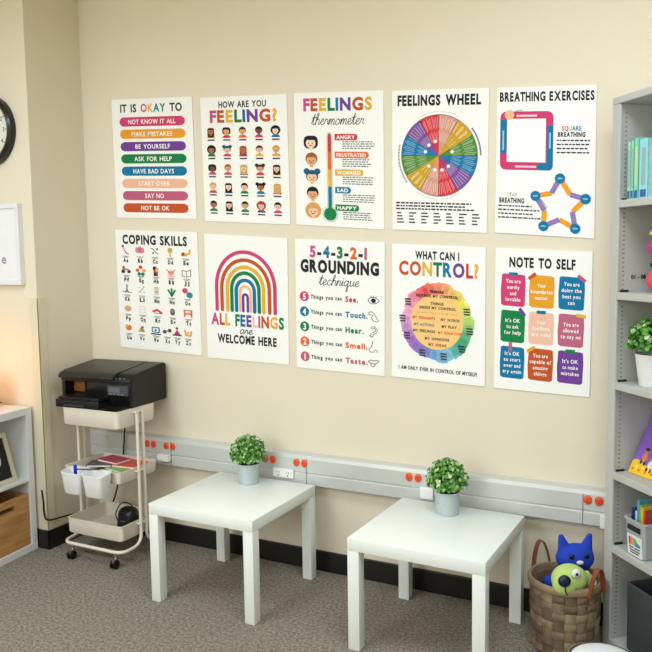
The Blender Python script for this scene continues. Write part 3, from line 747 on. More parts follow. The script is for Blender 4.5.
for sx in (-1, 1):
    for sy in (-1, 1):
        x, y = sx * .145, sy * .15
        bm = bmesh.new(); lathe([(0, .05), (.008, .05), (.008, .078), (0, .078)], 12, x, y, bm); lathe([(0, .046), (.014, .046), (.014, .053), (0, .053)], 14, x, y, bm)
        st_ = build('caster_stem', bm, M_chrome, cart, True)
        bm = bmesh.new()
        for q in (-.011, .011):
            lathe([(0, -.006), (.018, -.006), (.022, -.003), (.022, .003), (.018, .006), (0, .006)], 22, 0, 0, bm)
            for v in bm.verts:
                if not v.tag:
                    v.co = Vector((x + q + v.co.z, y - .008 + v.co.x, .0222 + v.co.y)); v.tag = True
        wh = build('caster_wheel', bm, M_blk, cart, True)
        bm = nbox(x - .006, x + .006, y - .022, y + .012, .028, .047, .003); build('caster_hood', bm, mat('caster_grey', (110, 112, 114), .4, .3), cart, True)
def bin_(x, label, wd):
    t = thing('hanging_bin', label, 'bin', (x, CY0 - .053, .374), 0, 'white bins hooked on the cart front')
    build('bin_body', open_box(wd, .085, .115, .0025, .022, .84, .005, .012), M_plw, t, True)
    build('hook', nbox(-wd * .3, wd * .3, .041, .064, .1125, .1165, .001), M_plw, t)
    return t
bin_(-.468, 'white hanging bin on the cart front holding a blue marker', .132)
bin_(-.328, 'white hanging bin on the cart front beside the middle tier edge', .132)
mk = thing('marker', 'blue marker standing in the white hanging bin', 'marker', (-.468, CY0 - .052, .398))
mk.rotation_euler = (R(6), R(5), 0)
build('barrel', lathe([(0, 0), (.0075, 0), (.0075, .075), (0, .075)], 14), M_plw, mk, True)
build('cap', lathe([(0, .07), (.0088, .07), (.0088, .118), (.005, .124), (0, .124)], 14), mat('marker_blue', (30, 40, 200), .35), mk, True)
pn = thing('pencil', 'dark pencil lying across the two white hanging bins', 'pencil', (-.40, CY0 - .045, .4885))
build('shaft', tube([(-.075, -.012, .006), (.07, .02, .012)], .0035, 6), mat('pencil_dark', (50, 52, 70), .5), pn)
build('tip', tube([(.07, .02, .012), (.084, .023, .0126)], [.0035, .0006], 6), mat('pencil_wood', (205, 170, 120), .6), pn)
# notebooks in the middle tier
for i, (x, y, a, wd, hh, c, lab, dz) in enumerate((
        (-.40, -.215, 8, .24, .15, (70, 130, 60), 'green notebook lowest in the cart middle tier', 0),
        (-.36, -.235, -14, .19, .12, (120, 190, 90), 'bright green notebook at the front of the cart middle tier', .013),
        (-.34, -.19, 6, .18, .13, (226, 96, 70), 'coral notebook topmost in the cart middle tier', .026),
        (-.50, -.25, 24, .13, .1, (84, 84, 92), 'grey notebook at the left of the cart middle tier', .026),
        (-.46, -.20, -8, .15, .1, (196, 60, 90), 'crimson notebook behind the grey notebook on the cart', .039),
        )):
    t = thing('notebook', lab, 'notebook', (x, y, .4316 + dz), R(a), 'notebooks in the cart')
    cm = mat('cover_%d' % i, c, .5)
    build('page_block', nbox(-wd / 2 + .003, wd / 2 - .003, -hh / 2 + .003, hh / 2 - .003, .001, .0105), M_paper, t)
    bm = nbox(-wd / 2, wd / 2, -hh / 2, hh / 2, 0, .0015); box(bm, -wd / 2, wd / 2, -hh / 2, hh / 2, .0105, .012); box(bm, -wd / 2 - .001, -wd / 2 + .001, -hh / 2, hh / 2, 0, .012)
    build('cover', bm, cm, t)
# black case in the bottom tier
t = thing('black_case', 'rounded black case with a thin loop handle in the cart bottom tier', 'case', (-.325, -.255, .1385))
bm = bmesh.new(); box(bm, -.06, .06, -.05, .05, 0, .118, .035, seg=5)
for v in bm.verts:
    k = 1 - .25 * max(0, v.co.z) / .118; v.co.x *= k; v.co.y *= k
build('shell', bm, mat('case_black', (16, 16, 18), .35), t, True)
build('badge', nbox(-.016, .016, -.0455, -.040, .05, .058, .001), mat('badge_grey', (90, 90, 94), .4), t)
build('loop_handle', tube(smooth_path([(-.055, -.01, .02), (-.068, -.02, .075), (-.03, -.02, .136), (.025, -.012, .14), (.06, -.005, .085), (.055, 0, .02)], 6), .003, 8), M_blk, t, True)

# ------------------------------------------------------------------ printer
PR = R(3.5)
pr_o = Vector((-.226, -.31)) ; e1 = Vector((math.cos(PR), math.sin(PR))); e2 = Vector((-math.sin(PR), math.cos(PR)))
W_, D_ = .445, .29
org = pr_o - e1 * W_
pt = thing('printer', 'black desktop inkjet printer with flat scanner lid on the cart top', 'printer', (org.x, org.y, .7905), PR)
H = .172
bm = bmesh.new()                     # body: left and right cheeks, floor, ceiling and back leave an open output bay
box(bm, 0, W_, .07, D_, .004, H - .03, .008)
box(bm, .30, W_, 0, .075, .0, H - .03, .008); box(bm, 0, .022, 0, .075, .0, H - .03, .006)
box(bm, 0, W_, -.004, .08, H - .052, H - .03, .005)
build('body', bm, M_blk, pt, True)
bm = bmesh.new(); prof = [(D_ + .0, H - .03), (D_, H + .020), (D_ - .02, H + .026), (.03, H), (-.006, H - .012), (-.016, H - .028), (-.012, H - .036), (.0, H - .036), (.02, H - .03)]
A = [bm.verts.new((-.006, y, z)) for y, z in prof]; B = [bm.verts.new((W_ - .10, y, z)) for y, z in prof]
for i in range(len(prof)): bm.faces.new((A[i], A[(i + 1) % len(prof)], B[(i + 1) % len(prof)], B[i]))
bm.faces.new(A); bm.faces.new(B[::-1])
build('scanner_lid', bm, M_blkm, pt, True)
prof = [(D_, .002), (D_, H + .018), (D_ - .02, H + .025), (.05, H - .001), (.022, H - .012), (.004, H - .04), (.0, H - .06), (.0, .002)]
bm = bmesh.new()
A = [bm.verts.new((W_ - .099, y, z)) for y, z in prof]; B = [bm.verts.new((W_ + .004, y, z)) for y, z in prof]
for i in range(len(prof)): bm.faces.new((A[i], A[(i + 1) % len(prof)], B[(i + 1) % len(prof)], B[i]))
bm.faces.new(A); bm.faces.new(B[::-1]); bmesh.ops.bevel(bm, geom=list(bm.edges), offset=.002, segments=2, affect='EDGES')
build('side_housing', bm, M_blk, pt, True)
build('output_bay', nbox(.022, .30, .066, .0705, .05, H - .052), M_blk2, pt)
build('photo_sheet', nbox(.028, .10, .060, .0655, .056, H - .058), wood_mat('photo_print', (120, 70, 24), (170, 110, 44), (30, 30, 30), .3), pt, label='brown printed sheet in the output bay')
bm = nbox(.040, .306, -.078, .072, .0, .030, .006); box(bm, .036, .310, -.088, -.074, .0, .040, .004); box(bm, .044, .302, -.076, .068, .036, .052, .003)
build('paper_tray', bm, M_blk, pt, True)
build('tray_grip', nbox(.09, .22, -.0902, -.0875, .008, .016, .0008), mat('grip_grey', (58, 58, 62), .4), pt)
cpn = build('control_panel', nbox(.305, W_ - .012, -.012, .004, .062, .112, .003), mat('panel_grey', (62, 64, 70), .4), pt)
build('display', nbox(.318, .385, -.0132, -.0118, .078, .104), mat('display_grey', (96, 100, 106), .3), cpn)
bm = bmesh.new()
for k in range(4): box(bm, .32 + .024 * k, .332 + .024 * k, -.0134, -.0118, .066, .073, .0008)
build('buttons', bm, mat('button_grey', (120, 124, 130), .4), cpn)
bm = bmesh.new()
for k in range(3): ball(bm, (.345 + .026 * k, .010, H - .028), .006, (1, .5, .8), 10)
build('status_keys', bm, mat('key_grey', (96, 96, 100), .3), pt, True)

# ------------------------------------------------------------------ cube shelf on the left
SA = R(-90 + 6)      # local x runs along the front towards the camera
so = Vector((-.838, -.3955, 0))
dx = Vector((math.cos(SA), math.sin(SA), 0)); bk_ = Vector((dx.y, -dx.x, 0))      # bk_: from the front into the shelf
Msh = Matrix(((dx.x, -bk_.x, 0, so.x), (dx.y, -bk_.y, 0, so.y), (0, 0, 1, 0), (0, 0, 0, 1)))
shf = thing('cube_shelf', 'low white cube shelf against the left wall', 'shelf', (so.x, so.y, 0), SA)
# in its frame x is along the front, -y goes back into the shelf
D2 = .39; S2 = .768; TH = .038
build('top_board', nbox(0, S2, -D2, 0, S2 - TH, S2, .0015), M_shelfw, shf)
build('base_board', nbox(0, S2, -D2, .0, 0, TH, .0015), M_shelfw, shf)
for x in (0, S2 - TH): build('side_panel', nbox(x, x + TH, -D2, -.0005, TH, S2 - TH, .0008), M_shelfw, shf)
build('shelf_board', nbox(TH, S2 - TH, -D2, -.003, S2 / 2 - .008, S2 / 2 + .008, .001), M_shelfw, shf)
for z0, z1 in ((TH, S2 / 2 - .008), (S2 / 2 + .008, S2 - TH)): build('divider', nbox(S2 / 2 - .008, S2 / 2 + .008, -D2, -.003, z0, z1, .001), M_shelfw, shf)
def on_shelf(x, y, z): return so + dx * x - bk_ * y + Vector((0, 0, z))
M_pine = wood_mat('pine_box', (176, 124, 70), (206, 156, 98), (4, 4, 45))
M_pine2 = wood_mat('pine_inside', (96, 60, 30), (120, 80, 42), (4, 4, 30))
cr = thing('wooden_crate', 'pine crate with a slot handle in the white shelf lower cube', 'crate', on_shelf(TH + .006, -.008, TH + .0005), SA)
CW_, CD_, CH_ = .318, .36, .275
def crate_front(h0, h1):
    bm = bmesh.new(); y0, y1 = -.014, 0
    box(bm, 0, CW_, y0, y1, 0, h0); box(bm, 0, CW_, y0, y1, h1, CH_); box(bm, 0, .10, y0, y1, h0, h1); box(bm, CW_ - .10, CW_, y0, y1, h0, h1); return bm
build('front_board', crate_front(.215, .240), M_pine, cr)
for x in (0, CW_ - .012): build('side_board', nbox(x, x + .012, -CD_ + .012, -.0145, 0, CH_), M_pine, cr)
build('rear_board', nbox(0, CW_, -CD_, -CD_ + .012, 0, CH_), M_pine, cr)
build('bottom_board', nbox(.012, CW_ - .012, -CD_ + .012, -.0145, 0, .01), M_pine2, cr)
fr = thing('framed_chalkboard', 'small chalkboard in a pale wood frame leaning in the upper cube', 'chalkboard', on_shelf(.085, -.03, S2 / 2 + .009), SA)
fr.rotation_euler = (R(16), 0, SA)
FW, FH = .27, .262
M_frame = wood_mat('pale_frame', (206, 192, 160), (224, 212, 184), (20, 20, 20))
bm = nbox(0, FW, -.016, 0, 0, .026, .002); box(bm, 0, FW, -.016, 0, FH - .026, FH, .002); box(bm, 0, .026, -.016, 0, .026, FH - .026, .002); box(bm, FW - .026, FW, -.016, 0, .026, FH - .026, .002)
build('frame', bm, M_frame, fr)
build('board', nbox(.024, FW - .024, -.013, -.006, .024, FH - .024), mat('chalkboard', (24, 24, 26), .7, var=.1, vscale=10), fr)
bm = bmesh.new(); tube(smooth_path([(.085, -.005, .10), (.075, -.005, .13), (.085, -.005, .165), (.10, -.005, .17)], 5), .003, 6, bm); build('chalk_mark', bm, mat('chalk', (225, 225, 220), .9), fr)
# yellow lamp
lp = thing('table_lamp', 'glowing yellow globe lamp on top of the white cube shelf', 'lamp', (-1.035, -.56, S2))
build('base', lathe([(0, 0), (.05, 0), (.05, .012), (.03, .018), (0, .018)], 28), mat('lamp_wood', (150, 110, 60), .5), lp, True)
bm = bmesh.new(); ball(bm, (0, 0, .108), .1, (1, 1, .92), 28)
build('globe', bm, mat('lamp_globe', (250, 196, 30), .4, emit=((255, 140, 16), 0.9)), lp, True)
build('wire', tube(smooth_path([(.07, -.03, .05), (.115, .0, .052), (.15, .02, .044)], 5), .003, 6), M_blk, lp)
pl = bpy.data.lights.new('lamp_bulb', 'POINT'); pl.energy = 0.5; pl.color = (1.0, .30, .06); pl.shadow_soft_size = .09
po = bpy.data.objects.new('lamp_bulb', pl); COL.objects.link(po); po.parent = lp; po.location = (.04, .06, .27)

# ------------------------------------------------------------------ on the bright wall: clock and sign
ck = thing('wall_clock', 'round wall clock with a thick black rim', 'clock', (-1.043, YJ, 2.207))
def lz(prof, n=48):
    bm = lathe(prof, n)
    for v in bm.verts: v.co = Vector((v.co.x, -v.co.z, v.co.y))
    return bm
build('rim', lz([(.150, 0), (.18, 0), (.182, .012), (.178, .032), (.165, .042), (.153, .036), (.150, .02)]), mat('clock_black', (20, 20, 20), .25), ck, True)
build('dial', lz([(0, .002), (.152, .002), (.152, .018), (0, .018)]), mat('dial', (228, 230, 218), .6), ck)
for k in range(60):
    pass
bm = bmesh.new()
for k in range(60):
    a = 2 * math.pi * k / 60; l = .012 if k % 5 else .018; wd = .0012 if k % 5 else .0025
    box(bm, -wd, wd, -.0188, -.0181, .142 - l, .142, 0, 0, Matrix.Rotation(a, 4, 'Y'))
build('minute_marks', bm, M_dark, ck)
fc2 = bpy.data.curves.new('n', 'FONT'); fo2 = bpy.data.objects.new('n', fc2); COL.objects.link(fo2)
def text_mesh(t, size, align='CENTER', off=0.0):
    fc2.body = t; fc2.size = size; fc2.align_x = align; fc2.offset = off; fc2.extrude = 0.0004; fc2.resolution_u = 3
    bpy.context.view_layer.update()
    me = bpy.data.meshes.new_from_object(fo2.evaluated_get(bpy.context.evaluated_depsgraph_get()))
    return me
for k in range(1, 13):
    me = text_mesh(str(k), .032, 'CENTER'); me.materials.clear(); me.materials.append(M_dark)
    o = bpy.data.objects.new('numeral', me); link(o, ck); a = R(30 * k)
    o.rotation_euler = (R(90), 0, 0); o.location = (.11 * math.sin(a), -.0188, .11 * math.cos(a) - .011)
bm = bmesh.new(); box(bm, -.004, .004, -.024, -.022, -.02, .07, .0008, M=Matrix.Rotation(R(-62), 4, 'Y')); build('hour_hand', bm, M_dark, ck)
bm = bmesh.new(); box(bm, -.003, .003, -.027, -.025, -.025, .11, .0008, M=Matrix.Rotation(R(-118), 4, 'Y')); build('minute_hand', bm, M_dark, ck)

sg = thing('framed_sign', 'white framed sign on the left wall above the cube shelf', 'sign', (-.85, YJ, 1.408))
SWD, SHT = .32, .42
bm = nbox(-SWD, 0, -.03, 0, 0, .024, .002); box(bm, -SWD, 0, -.03, 0, SHT - .024, SHT, .002); box(bm, -SWD, -SWD + .024, -.03, 0, .024, SHT - .024, .002); box(bm, -.024, 0, -.03, 0, .024, SHT - .024, .002)
build('frame', bm, mat('frame_white', (228, 230, 232), .4), sg)
build('panel', nbox(-SWD + .02, -.02, -.02, -.002, .02, SHT - .02), mat('sign_panel', (236, 236, 242), .5), sg)
me = text_mesh('e', .07, 'RIGHT', .001); me.materials.clear(); me.materials.append(mat('sign_ink', (120, 130, 165), .6))
o = bpy.data.objects.new('lettering', me); link(o, sg); o.rotation_euler = (R(90), 0, 0); o.location = (-.112, -.0206, .112)
# small dark hook high in the corner
hk = thing('corner_hook', 'tiny dark hook high in the wall corner', 'hook', (XC + .012, -.02, 2.935))
build('hook_body', tube(smooth_path([(0, .02, .02), (.004, -.004, .02), (.006, -.012, .006), (.012, -.004, -.006)], 5), .006, 8), M_dark, hk, True)
# cables
cb = build('power_cable', tube(smooth_path([(-.80, -.386, .32), (-.79, -.388, .25), (-.785, -.392, .205), (-.76, -.392, .165), (-.735, -.30, .16), (-.70, -.16, .155), (-.66, -.09, .14), (-.60, -.075, .19), (-.56, -.07, .30), (-.52, -.066, .45), (-.50, -.066, .62), (-.49, -.05, .78)], 6), .0045, 8), M_blk, None, True)
tag(cb, 'thin black power cable running from the cube shelf behind the cart', 'cable')

# ------------------------------------------------------------------ grey steel bookcase on the right
BA = R(-48); bo = Vector((2.025, -.187, 0))
bk = thing('steel_bookcase', 'tall grey steel bookcase set at an angle by the right side', 'bookcase', bo, BA)
def on_bk(a, b, z): return bo + Vector((math.cos(BA), math.sin(BA), 0)) * a + Vector((-math.sin(BA), math.cos(BA), 0)) * b + Vector((0, 0, z))
BW, BD, BH = .92, .235, 2.075
bm = nbox(-.012, 0, .012, BD, 0, BH, .001); box(bm, -.042, .004, 0, .013, 0, BH, .003); build('side_panel', bm, M_grey, bk)
bm = nbox(BW, BW + .012, .012, BD, 0, BH, .001); box(bm, BW - .004, BW + .042, 0, .013, 0, BH, .003); build('side_panel', bm, M_grey, bk)
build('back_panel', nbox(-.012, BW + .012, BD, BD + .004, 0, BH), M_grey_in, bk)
build('top_panel', nbox(-.04, BW + .04, -.002, BD, BH, BH + .026, .003), M_grey, bk)
for zt in (.045, .418, .705, 1.05, 1.388, 1.726):
    bm = nbox(.004, BW - .004, .006, BD - .001, zt - .006, zt, .001); box(bm, .005, BW - .005, .0, .0065, zt - .027, zt, .002)
    build('shelf_board', bm, M_grey, bk)
    if zt > .1: build('shelf_clip', nbox(.0, .007, .016, .05, zt, zt + .008, .001), M_dark, bk)
bm = bmesh.new(); z = .06
while z < 2.05:
    box(bm, -.0005, .0008, .024, .033, z, z + .005); z += .0165
build('slot_row', bm, mat('slot_grey', (132, 134, 130), .7), bk)
stk = build('number_sticker', nbox(0, .0008, .062, .128, 1.425, 1.462), mat('sticker', (190, 190, 183), .6), bk, label='pale sticker numbered 01 - 08')
me = text_mesh('01 - 08', .022, 'CENTER', .0006); me.materials.clear(); me.materials.append(M_dark)
o = bpy.data.objects.new('lettering', me); link(o, stk); o.rotation_euler = (R(90), 0, R(90)); o.location = (.0014, .095, 1.436)
bpy.data.objects.remove(fo2); bpy.data.curves.remove(fc2)

# green folders on the second shelf
fold = [('pale mint', (176, 224, 204), .016, .205), ('light green', (150, 222, 190), .016, .208), ('aqua', (118, 212, 188), .026, .214), ('sky blue', (150, 216, 222), .05, .205)]
a = .034
for i, (nm, c, th, hh) in enumerate(fold):
    lab = {'pale mint': 'pale mint folder touching the bookcase side on the second shelf', 'light green': 'thin light green folder second from the bookcase side',
           'aqua': 'aqua green folder with a yellowish spine strip', 'sky blue': 'thick sky blue folder at the right end of the folders'}[nm]
    t = thing('folder', lab, 'folder', on_bk(a, .014, 1.7265), BA, 'folders on the second bookcase shelf')
    m_ = mat('folder_' + nm.replace(' ', '_'), c, .4)
    bm = nbox(0, .002, 0, .19, 0, hh); box(bm, th - .002, th, 0, .19, 0, hh); box(bm, 0, th, 0, .002, 0, hh); build('cover', bm, m_, t)
    build('page_block', nbox(.0025, th - .0025, .004, .185, .003, hh - .004), M_paper, t)
    build('spine_tab', nbox(th * .2, th * .8, -.0012, .0, .004, .03), mat('tab_blue', (44, 100, 170), .5), t)
    build('spine_strip', nbox(th * .3, th * .7, -.001, .0, .045, hh - .03), mat('strip_' + nm.replace(' ', '_'), (206, 216, 160) if i == 2 else (150, 180, 180), .5), t)
    a += th + .002
# stacking toy on the third shelf
t = thing('stacking_toy', 'bright stacking toy with coral, black, pink and yellow pieces on a shelf', 'toy', on_bk(.116, .1, 1.3885), BA)
bm = bmesh.new(); ball(bm, (0, 0, .046), .046, (1, 1, 1), 24); build('coral_ball', bm, mat('toy_coral', (236, 74, 96), .4), t, True)
build('black_ring', tube([(.028 * math.cos(k * .3927), .028 * math.sin(k * .3927), .100) for k in range(16)], .009, 10, closed=True), M_blk, t, True)
bm = bmesh.new(); ball(bm, (0, 0, .163), .045, (1, 1, .8), 24); build('pink_ball', bm, mat('toy_pink', (226, 30, 140), .4), t, True)
build('peg', lathe([(0, .09), (.008, .09), (.008, .22), (0, .22)], 12), M_dark, t, True)
build('yellow_cone', lathe([(0, .205), (.04, .207), (.042, .212), (.012, .262), (0, .265)], 24), mat('toy_yellow', (224, 214, 40), .4), t, True)
# white pot plant on the fourth shelf
t = thing('potted_plant', 'bushy green plant in a white tapered pot on the bookcase', 'potted plant', on_bk(.118, .08, 1.0505), BA)
build('pot', lathe([(0, 0), (.047, 0), (.049, .003), (.064, .112), (.065, .118), (.0625, .118), (.058, .10), (0, .10)], 40), M_plw, t, True)
build('soil', lathe([(0, .108), (.0595, .104), (.0585, .101), (0, .101)], 24), M_soil, t, True)
bm = bmesh.new(); foliage(bm, (0, 0, .165), .095, .085, 520, 41, .4, .02); foliage(bm, (0, 0, .16), .066, .06, 200, 42, .5, .024); build('foliage', bm, LEAF, t)
build('stems', stems((0, 0, .104), (0, 0, .165), .08, .07, 20, 5), M_stem, t)
# picture book on the fifth shelf
t = thing('picture_book', 'purple and yellow picture book leaning back on the bookcase shelf', 'book', on_bk(.02, .055, .7065), BA + R(6))
t.rotation_euler = (R(-28), 0, BA + R(6))
PW, PH = .23, .25
build('cover', nbox(0, PW, 0, .012, 0, PH, .001), mat('book_purple', (134, 92, 196), .35), t)
build('page_block', nbox(.004, PW + .0004, .003, .009, .004, PH + .0004), M_paper, t)
bm = bmesh.new(); vs = [(0, .0)] + [(PW * k / 12, .05 + .008 * math.sin(k * 1.3)) for k in range(13)] + [(PW, 0)]
F = [bm.verts.new((x, -.0006, z)) for x, z in vs]; bm.faces.new(F); build('yellow_ground', bm, mat('book_yellow', (246, 196, 40), .35), t)
bm = bmesh.new()
def fd(u, v, r, mi, sz=1.0, lay=0): 
    F = [bm.verts.new((u + r * math.cos(k * .5236), -.0011 - .0003 * lay, v + r * sz * math.sin(k * .5236))) for k in range(12)]; f = bm.faces.new(F); f.material_index = mi
for k, (u, v) in enumerate(((.05, .07), (.088, .05), (.125, .07), (.165, .05), (.2, .075))):
    fd(u, v, .012, (0, 1, 2)[k % 3], 1.5); fd(u, v + .026, .011, 3, 1, 1); fd(u, v + .033, .0105, 4, .7, 2); fd(u - .01, v - .02, .005, 4, 1.6); fd(u + .008, v - .022, .005, 4, 1.6)
for k in range(14): fd(.015 + .0155 * k, .018 + .012 * (k % 2), .006, (0, 5)[k % 2], 1, 0)
build('children_drawing', bm, [mat('bk_or', (226, 130, 40), .4), mat('bk_wh', (240, 226, 214), .4), mat('bk_rd', (196, 70, 60), .4), mat('bk_sk', (190, 130, 90), .4), mat('bk_dk', (50, 30, 50), .4), mat('bk_y2', (250, 226, 130), .4)], t)
# clear bin with booklets on the sixth shelf
t = thing('book_bin', 'clear grey plastic book bin with a white label on the bookcase', 'bin', on_bk(.128, .105, .4185), BA)
M_clear = mat('clear_plastic', (196, 204, 206), .25, alpha=.62)
bm = open_box(.112, .2, .14, .0028, .012, .9, .012)
build('bin_body', bm, M_clear, t, True)
build('handle_slot', nbox(-.036, .036, -.1012, -.0985, .098, .118, .0008), M_dark, t)
lb = build('label_card', nbox(-.04, .042, -.0995, -.0965, .012, .088), mat('label_white', (236, 238, 236), .5), t)
lb.rotation_euler = (R(4), 0, 0); lb.location = (0, .007, -.001)
bm = bmesh.new(); LY = -.1001
def lq(x0, x1, z0, z1, mi): F = [bm.verts.new((x, LY, z)) for x, z in ((x0, z0), (x1, z0), (x1, z1), (x0, z1))]; bm.faces.new(F).material_index = mi
lq(-.031, -.019, .05, .08, 0); lq(-.017, -.007, .05, .08, 1)
F = [bm.verts.new((-.004 + .028 * math.cos(R(a)) , LY, .052 + .028 * math.sin(R(a)))) for a in range(0, 91, 15)] + [bm.verts.new((-.004, LY, .052))]; bm.faces.new(F).material_index = 2
F = [bm.verts.new((x, LY - .0003, z)) for x, z in ((.004, .05), (.034, .05), (.034, .062), (.02, .066))]; bm.faces.new(F).material_index = 3
for (x0, x1, z0) in ((-.03, -.006, .039), (0, .03, .039), (-.028, .03, .029), (-.024, .024, .02)): lq(x0, x1, z0, z0 + .005, 4)
build('logo', bm, [mat('lg_r', (218, 60, 50), .5), mat('lg_o', (238, 150, 40), .5), mat('lg_g', (120, 180, 90), .5), mat('lg_b', (50, 150, 200), .5), mat('lg_k', (70, 70, 74), .5)], lb)
bks = [((24, 30, 110), .012, .165, 'navy booklet at the left end of the clear bin'), ((46, 50, 140), .008, .17, 'thin indigo booklet beside the navy booklet in the clear bin'), ((236, 238, 236), .008, .16, 'white booklet in the clear bin'),
       ((84, 170, 180), .012, .205, 'teal booklet standing tallest in the clear bin'), ((150, 200, 120), .008, .19, 'pale green booklet beside the teal booklet in the clear bin'), ((236, 190, 40), .014, .185, 'yellow booklet in the clear bin'), ((200, 70, 60), .010, .175, 'red booklet at the right end of the clear bin')]
a = .080
for c, th, hh, lab in bks:
    q = thing('booklet', lab, 'booklet', on_bk(a, .03, .423), BA, 'booklets in the clear bin')
    bm = nbox(0, .0012, 0, .13, 0, hh); box(bm, th - .0012, th, 0, .13, 0, hh); box(bm, 0, th, 0, .0012, 0, hh); build('cover', bm, mat('bklt_%d' % int(a * 1e4), c, .4), q)
    build('page_block', nbox(.0014, th - .0014, .002, .127, .002, hh - .003), M_paper, q)
    a += th + .0012
# dark fabric bin on the bottom shelf
t = thing('fabric_bin', 'dark grey fabric storage bin on the bookcase bottom shelf', 'bin', on_bk(.242, .118, .0455), BA)
build('bin_body', open_box(.31, .215, .262, .006, .008, .99, .002), mat('felt_dark', (66, 74, 76), .9, var=.06, vscale=60, bump=.1, bscale=300), t, True)
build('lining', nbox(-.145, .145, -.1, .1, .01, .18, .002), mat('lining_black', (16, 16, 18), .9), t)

# ------------------------------------------------------------------ woven basket with plush toys
BX, BY, BR, BHT = 1.866, -.234, .136, .286
bs = thing('woven_basket', 'round brown woven splint basket with leather handles', 'basket', (BX, BY, 0))
def weave():
    bm = bmesh.new(); NA, NZ = 18, 7; T = (0, .05, .16, .5, .84, .95); G = (0, .0, .75, 1, .75, .0)
    rg = random.Random(9); rings = []
    for iz in range(NZ * 6 + 1):
        jz, kz = min(iz // 6, NZ - 1), iz % 6; tz = T[kz] if iz < NZ * 6 else 1.0; gz = G[kz] if iz < NZ * 6 else 0
        z = .004 + (BHT - .03) * ((jz + tz) / NZ); row = []
        base = BR * (.94 + .06 * min(1, z / BHT * 1.3))
        for ia in range(NA * 6):
            ja, ka = ia // 6, ia % 6
            over = (ja + jz) % 2
            off = .0042 * (gz if over else G[ka]) + (.0016 if over else 0) * gz * G[ka]
            r = base - .006 + off; an = 2 * math.pi * (ja + T[ka]) / NA
            row.append(bm.verts.new((r * math.cos(an), r * math.sin(an), z)))
        rings.append(row)
    n = NA * 6; tone = {(a, b): rg.choices((0, 1, 2), (3, 2, 2))[0] for a in range(NA) for b in range(NZ)}
    for iz, (a, b) in enumerate(zip(rings, rings[1:])):
        for i in range(n):
            f = bm.faces.new((a[i], a[(i + 1) % n], b[(i + 1) % n], b[i]))
            kz, ka = iz % 6, i % 6
            f.material_index = 3 if (kz in (0, 5) and ka in (0, 5)) else tone[(i // 6, iz // 6)]
    inner = [bm.verts.new((v.co.x * .93, v.co.y * .93, v.co.z)) for v in rings[-1]]; ib = [bm.verts.new((v.co.x * .9, v.co.y * .9, .012)) for v in rings[0]]
    for i in range(n):
        j = (i + 1) % n; bm.faces.new((rings[-1][i], rings[-1][j], inner[j], inner[i])); bm.faces.new((inner[i], inner[j], ib[j], ib[i]))
    bm.faces.new(ib); bm.faces.new(rings[0][::-1]); return bm
M_spl = [mat('wood_splint', (126, 106, 84), .75, var=.25, vscale=28, bump=.25, bscale=160), mat('wood_splint_dark', (106, 90, 72), .75, var=.25, vscale=28, bump=.25, bscale=160), mat('wood_splint_pale', (146, 128, 102), .75, var=.2, vscale=28, bump=.25, bscale=160), mat('splint_hole', (34, 28, 22), .9)]
build('woven_body', weave(), M_spl, bs, True)
rp = [(BR * .93, BHT - .026), (BR + .003, BHT - .026), (BR + .006, BHT - .021), (BR + .006, BHT - .006), (BR + .002, BHT), (BR * .945, BHT), (BR * .93, BHT - .006)]
build('rim', lathe(rp + [rp[0]], 56), mat('rim_splint', (150, 128, 98), .7, var=.12, vscale=30), bs, True)
M_lea = mat('brown_leather', (132, 66, 36), .5, var=.08, vscale=20)
for (ac, hh) in ((140, .095), (-28, .085)):
    pts = []
    for k in range(13):
        s = k / 12; an = R(ac + (s - .5) * 34); zz = BHT - .03 + hh * math.sin(math.pi * s) ** .7 * 1.25
        rr = BR + .011 + .004 * math.sin(math.pi * s); pts.append((rr * math.cos(an), rr * math.sin(an), zz))
    bm = bmesh.new(); rows = []
    for k, q in enumerate(pts):
        q = Vector(q); rad = Vector((q.x, q.y, 0)).normalized(); tg = (Vector(pts[min(k + 1, 12)]) - Vector(pts[max(k - 1, 0)])).normalized(); sd = rad
        nn = tg.cross(sd).normalized()
        rows.append([bm.verts.new(q + sd * a_ + nn * b_) for a_, b_ in ((-.010, -.0015), (.010, -.0015), (.010, .0015), (-.010, .0015))])
    for a_, b_ in zip(rows, rows[1:]):
        for i in range(4): bm.faces.new((a_[i], a_[(i + 1) % 4], b_[(i + 1) % 4], b_[i]))
    bm.faces.new(rows[0][::-1]); bm.faces.new(rows[-1])
    build('handle', bm, M_lea, bs, True)
def remesh(o, vox, sm=6):
    m_ = o.modifiers.new('r', 'REMESH'); m_.mode = 'VOXEL'; m_.voxel_size = vox; m_.use_smooth_shade = True
    m2 = o.modifiers.new('s', 'SMOOTH'); m2.iterations = sm; m2.factor = .5
def cone_ear(bm, c, tilt, h=.06, r=.028):
    res = bmesh.ops.create_cone(bm, segments=14, radius1=r, radius2=.010, depth=h, cap_ends=True)
    Mx = Matrix.Translation(Vector(c)) @ Matrix.Rotation(tilt, 4, 'Y')
    for v in res['verts']: v.co = Mx @ Vector((v.co.x, v.co.y * .6, v.co.z))
FZ = R(30)      # both plush toys face the camera side
M_bl = mat('blue_plush', (24, 62, 186), .85, bump=.3, bscale=350)
t = thing('plush_toy', 'plain royal blue plush cat propped upright in the basket', 'plush toy', (BX + .026, BY + .060, .165), FZ)
bm = bmesh.new(); ball(bm, (0, 0, .175), .07, (1.1, .72, .82), 24); ball(bm, (0, 0, .07), .06, (.95, .75, 1.1), 20)
cone_ear(bm, (-.05, 0, .236), R(-16), .075, .032); cone_ear(bm, (.05, 0, .236), R(16), .075, .032)
ball(bm, (0, .0, .12), .04, (1, .8, 1), 16)
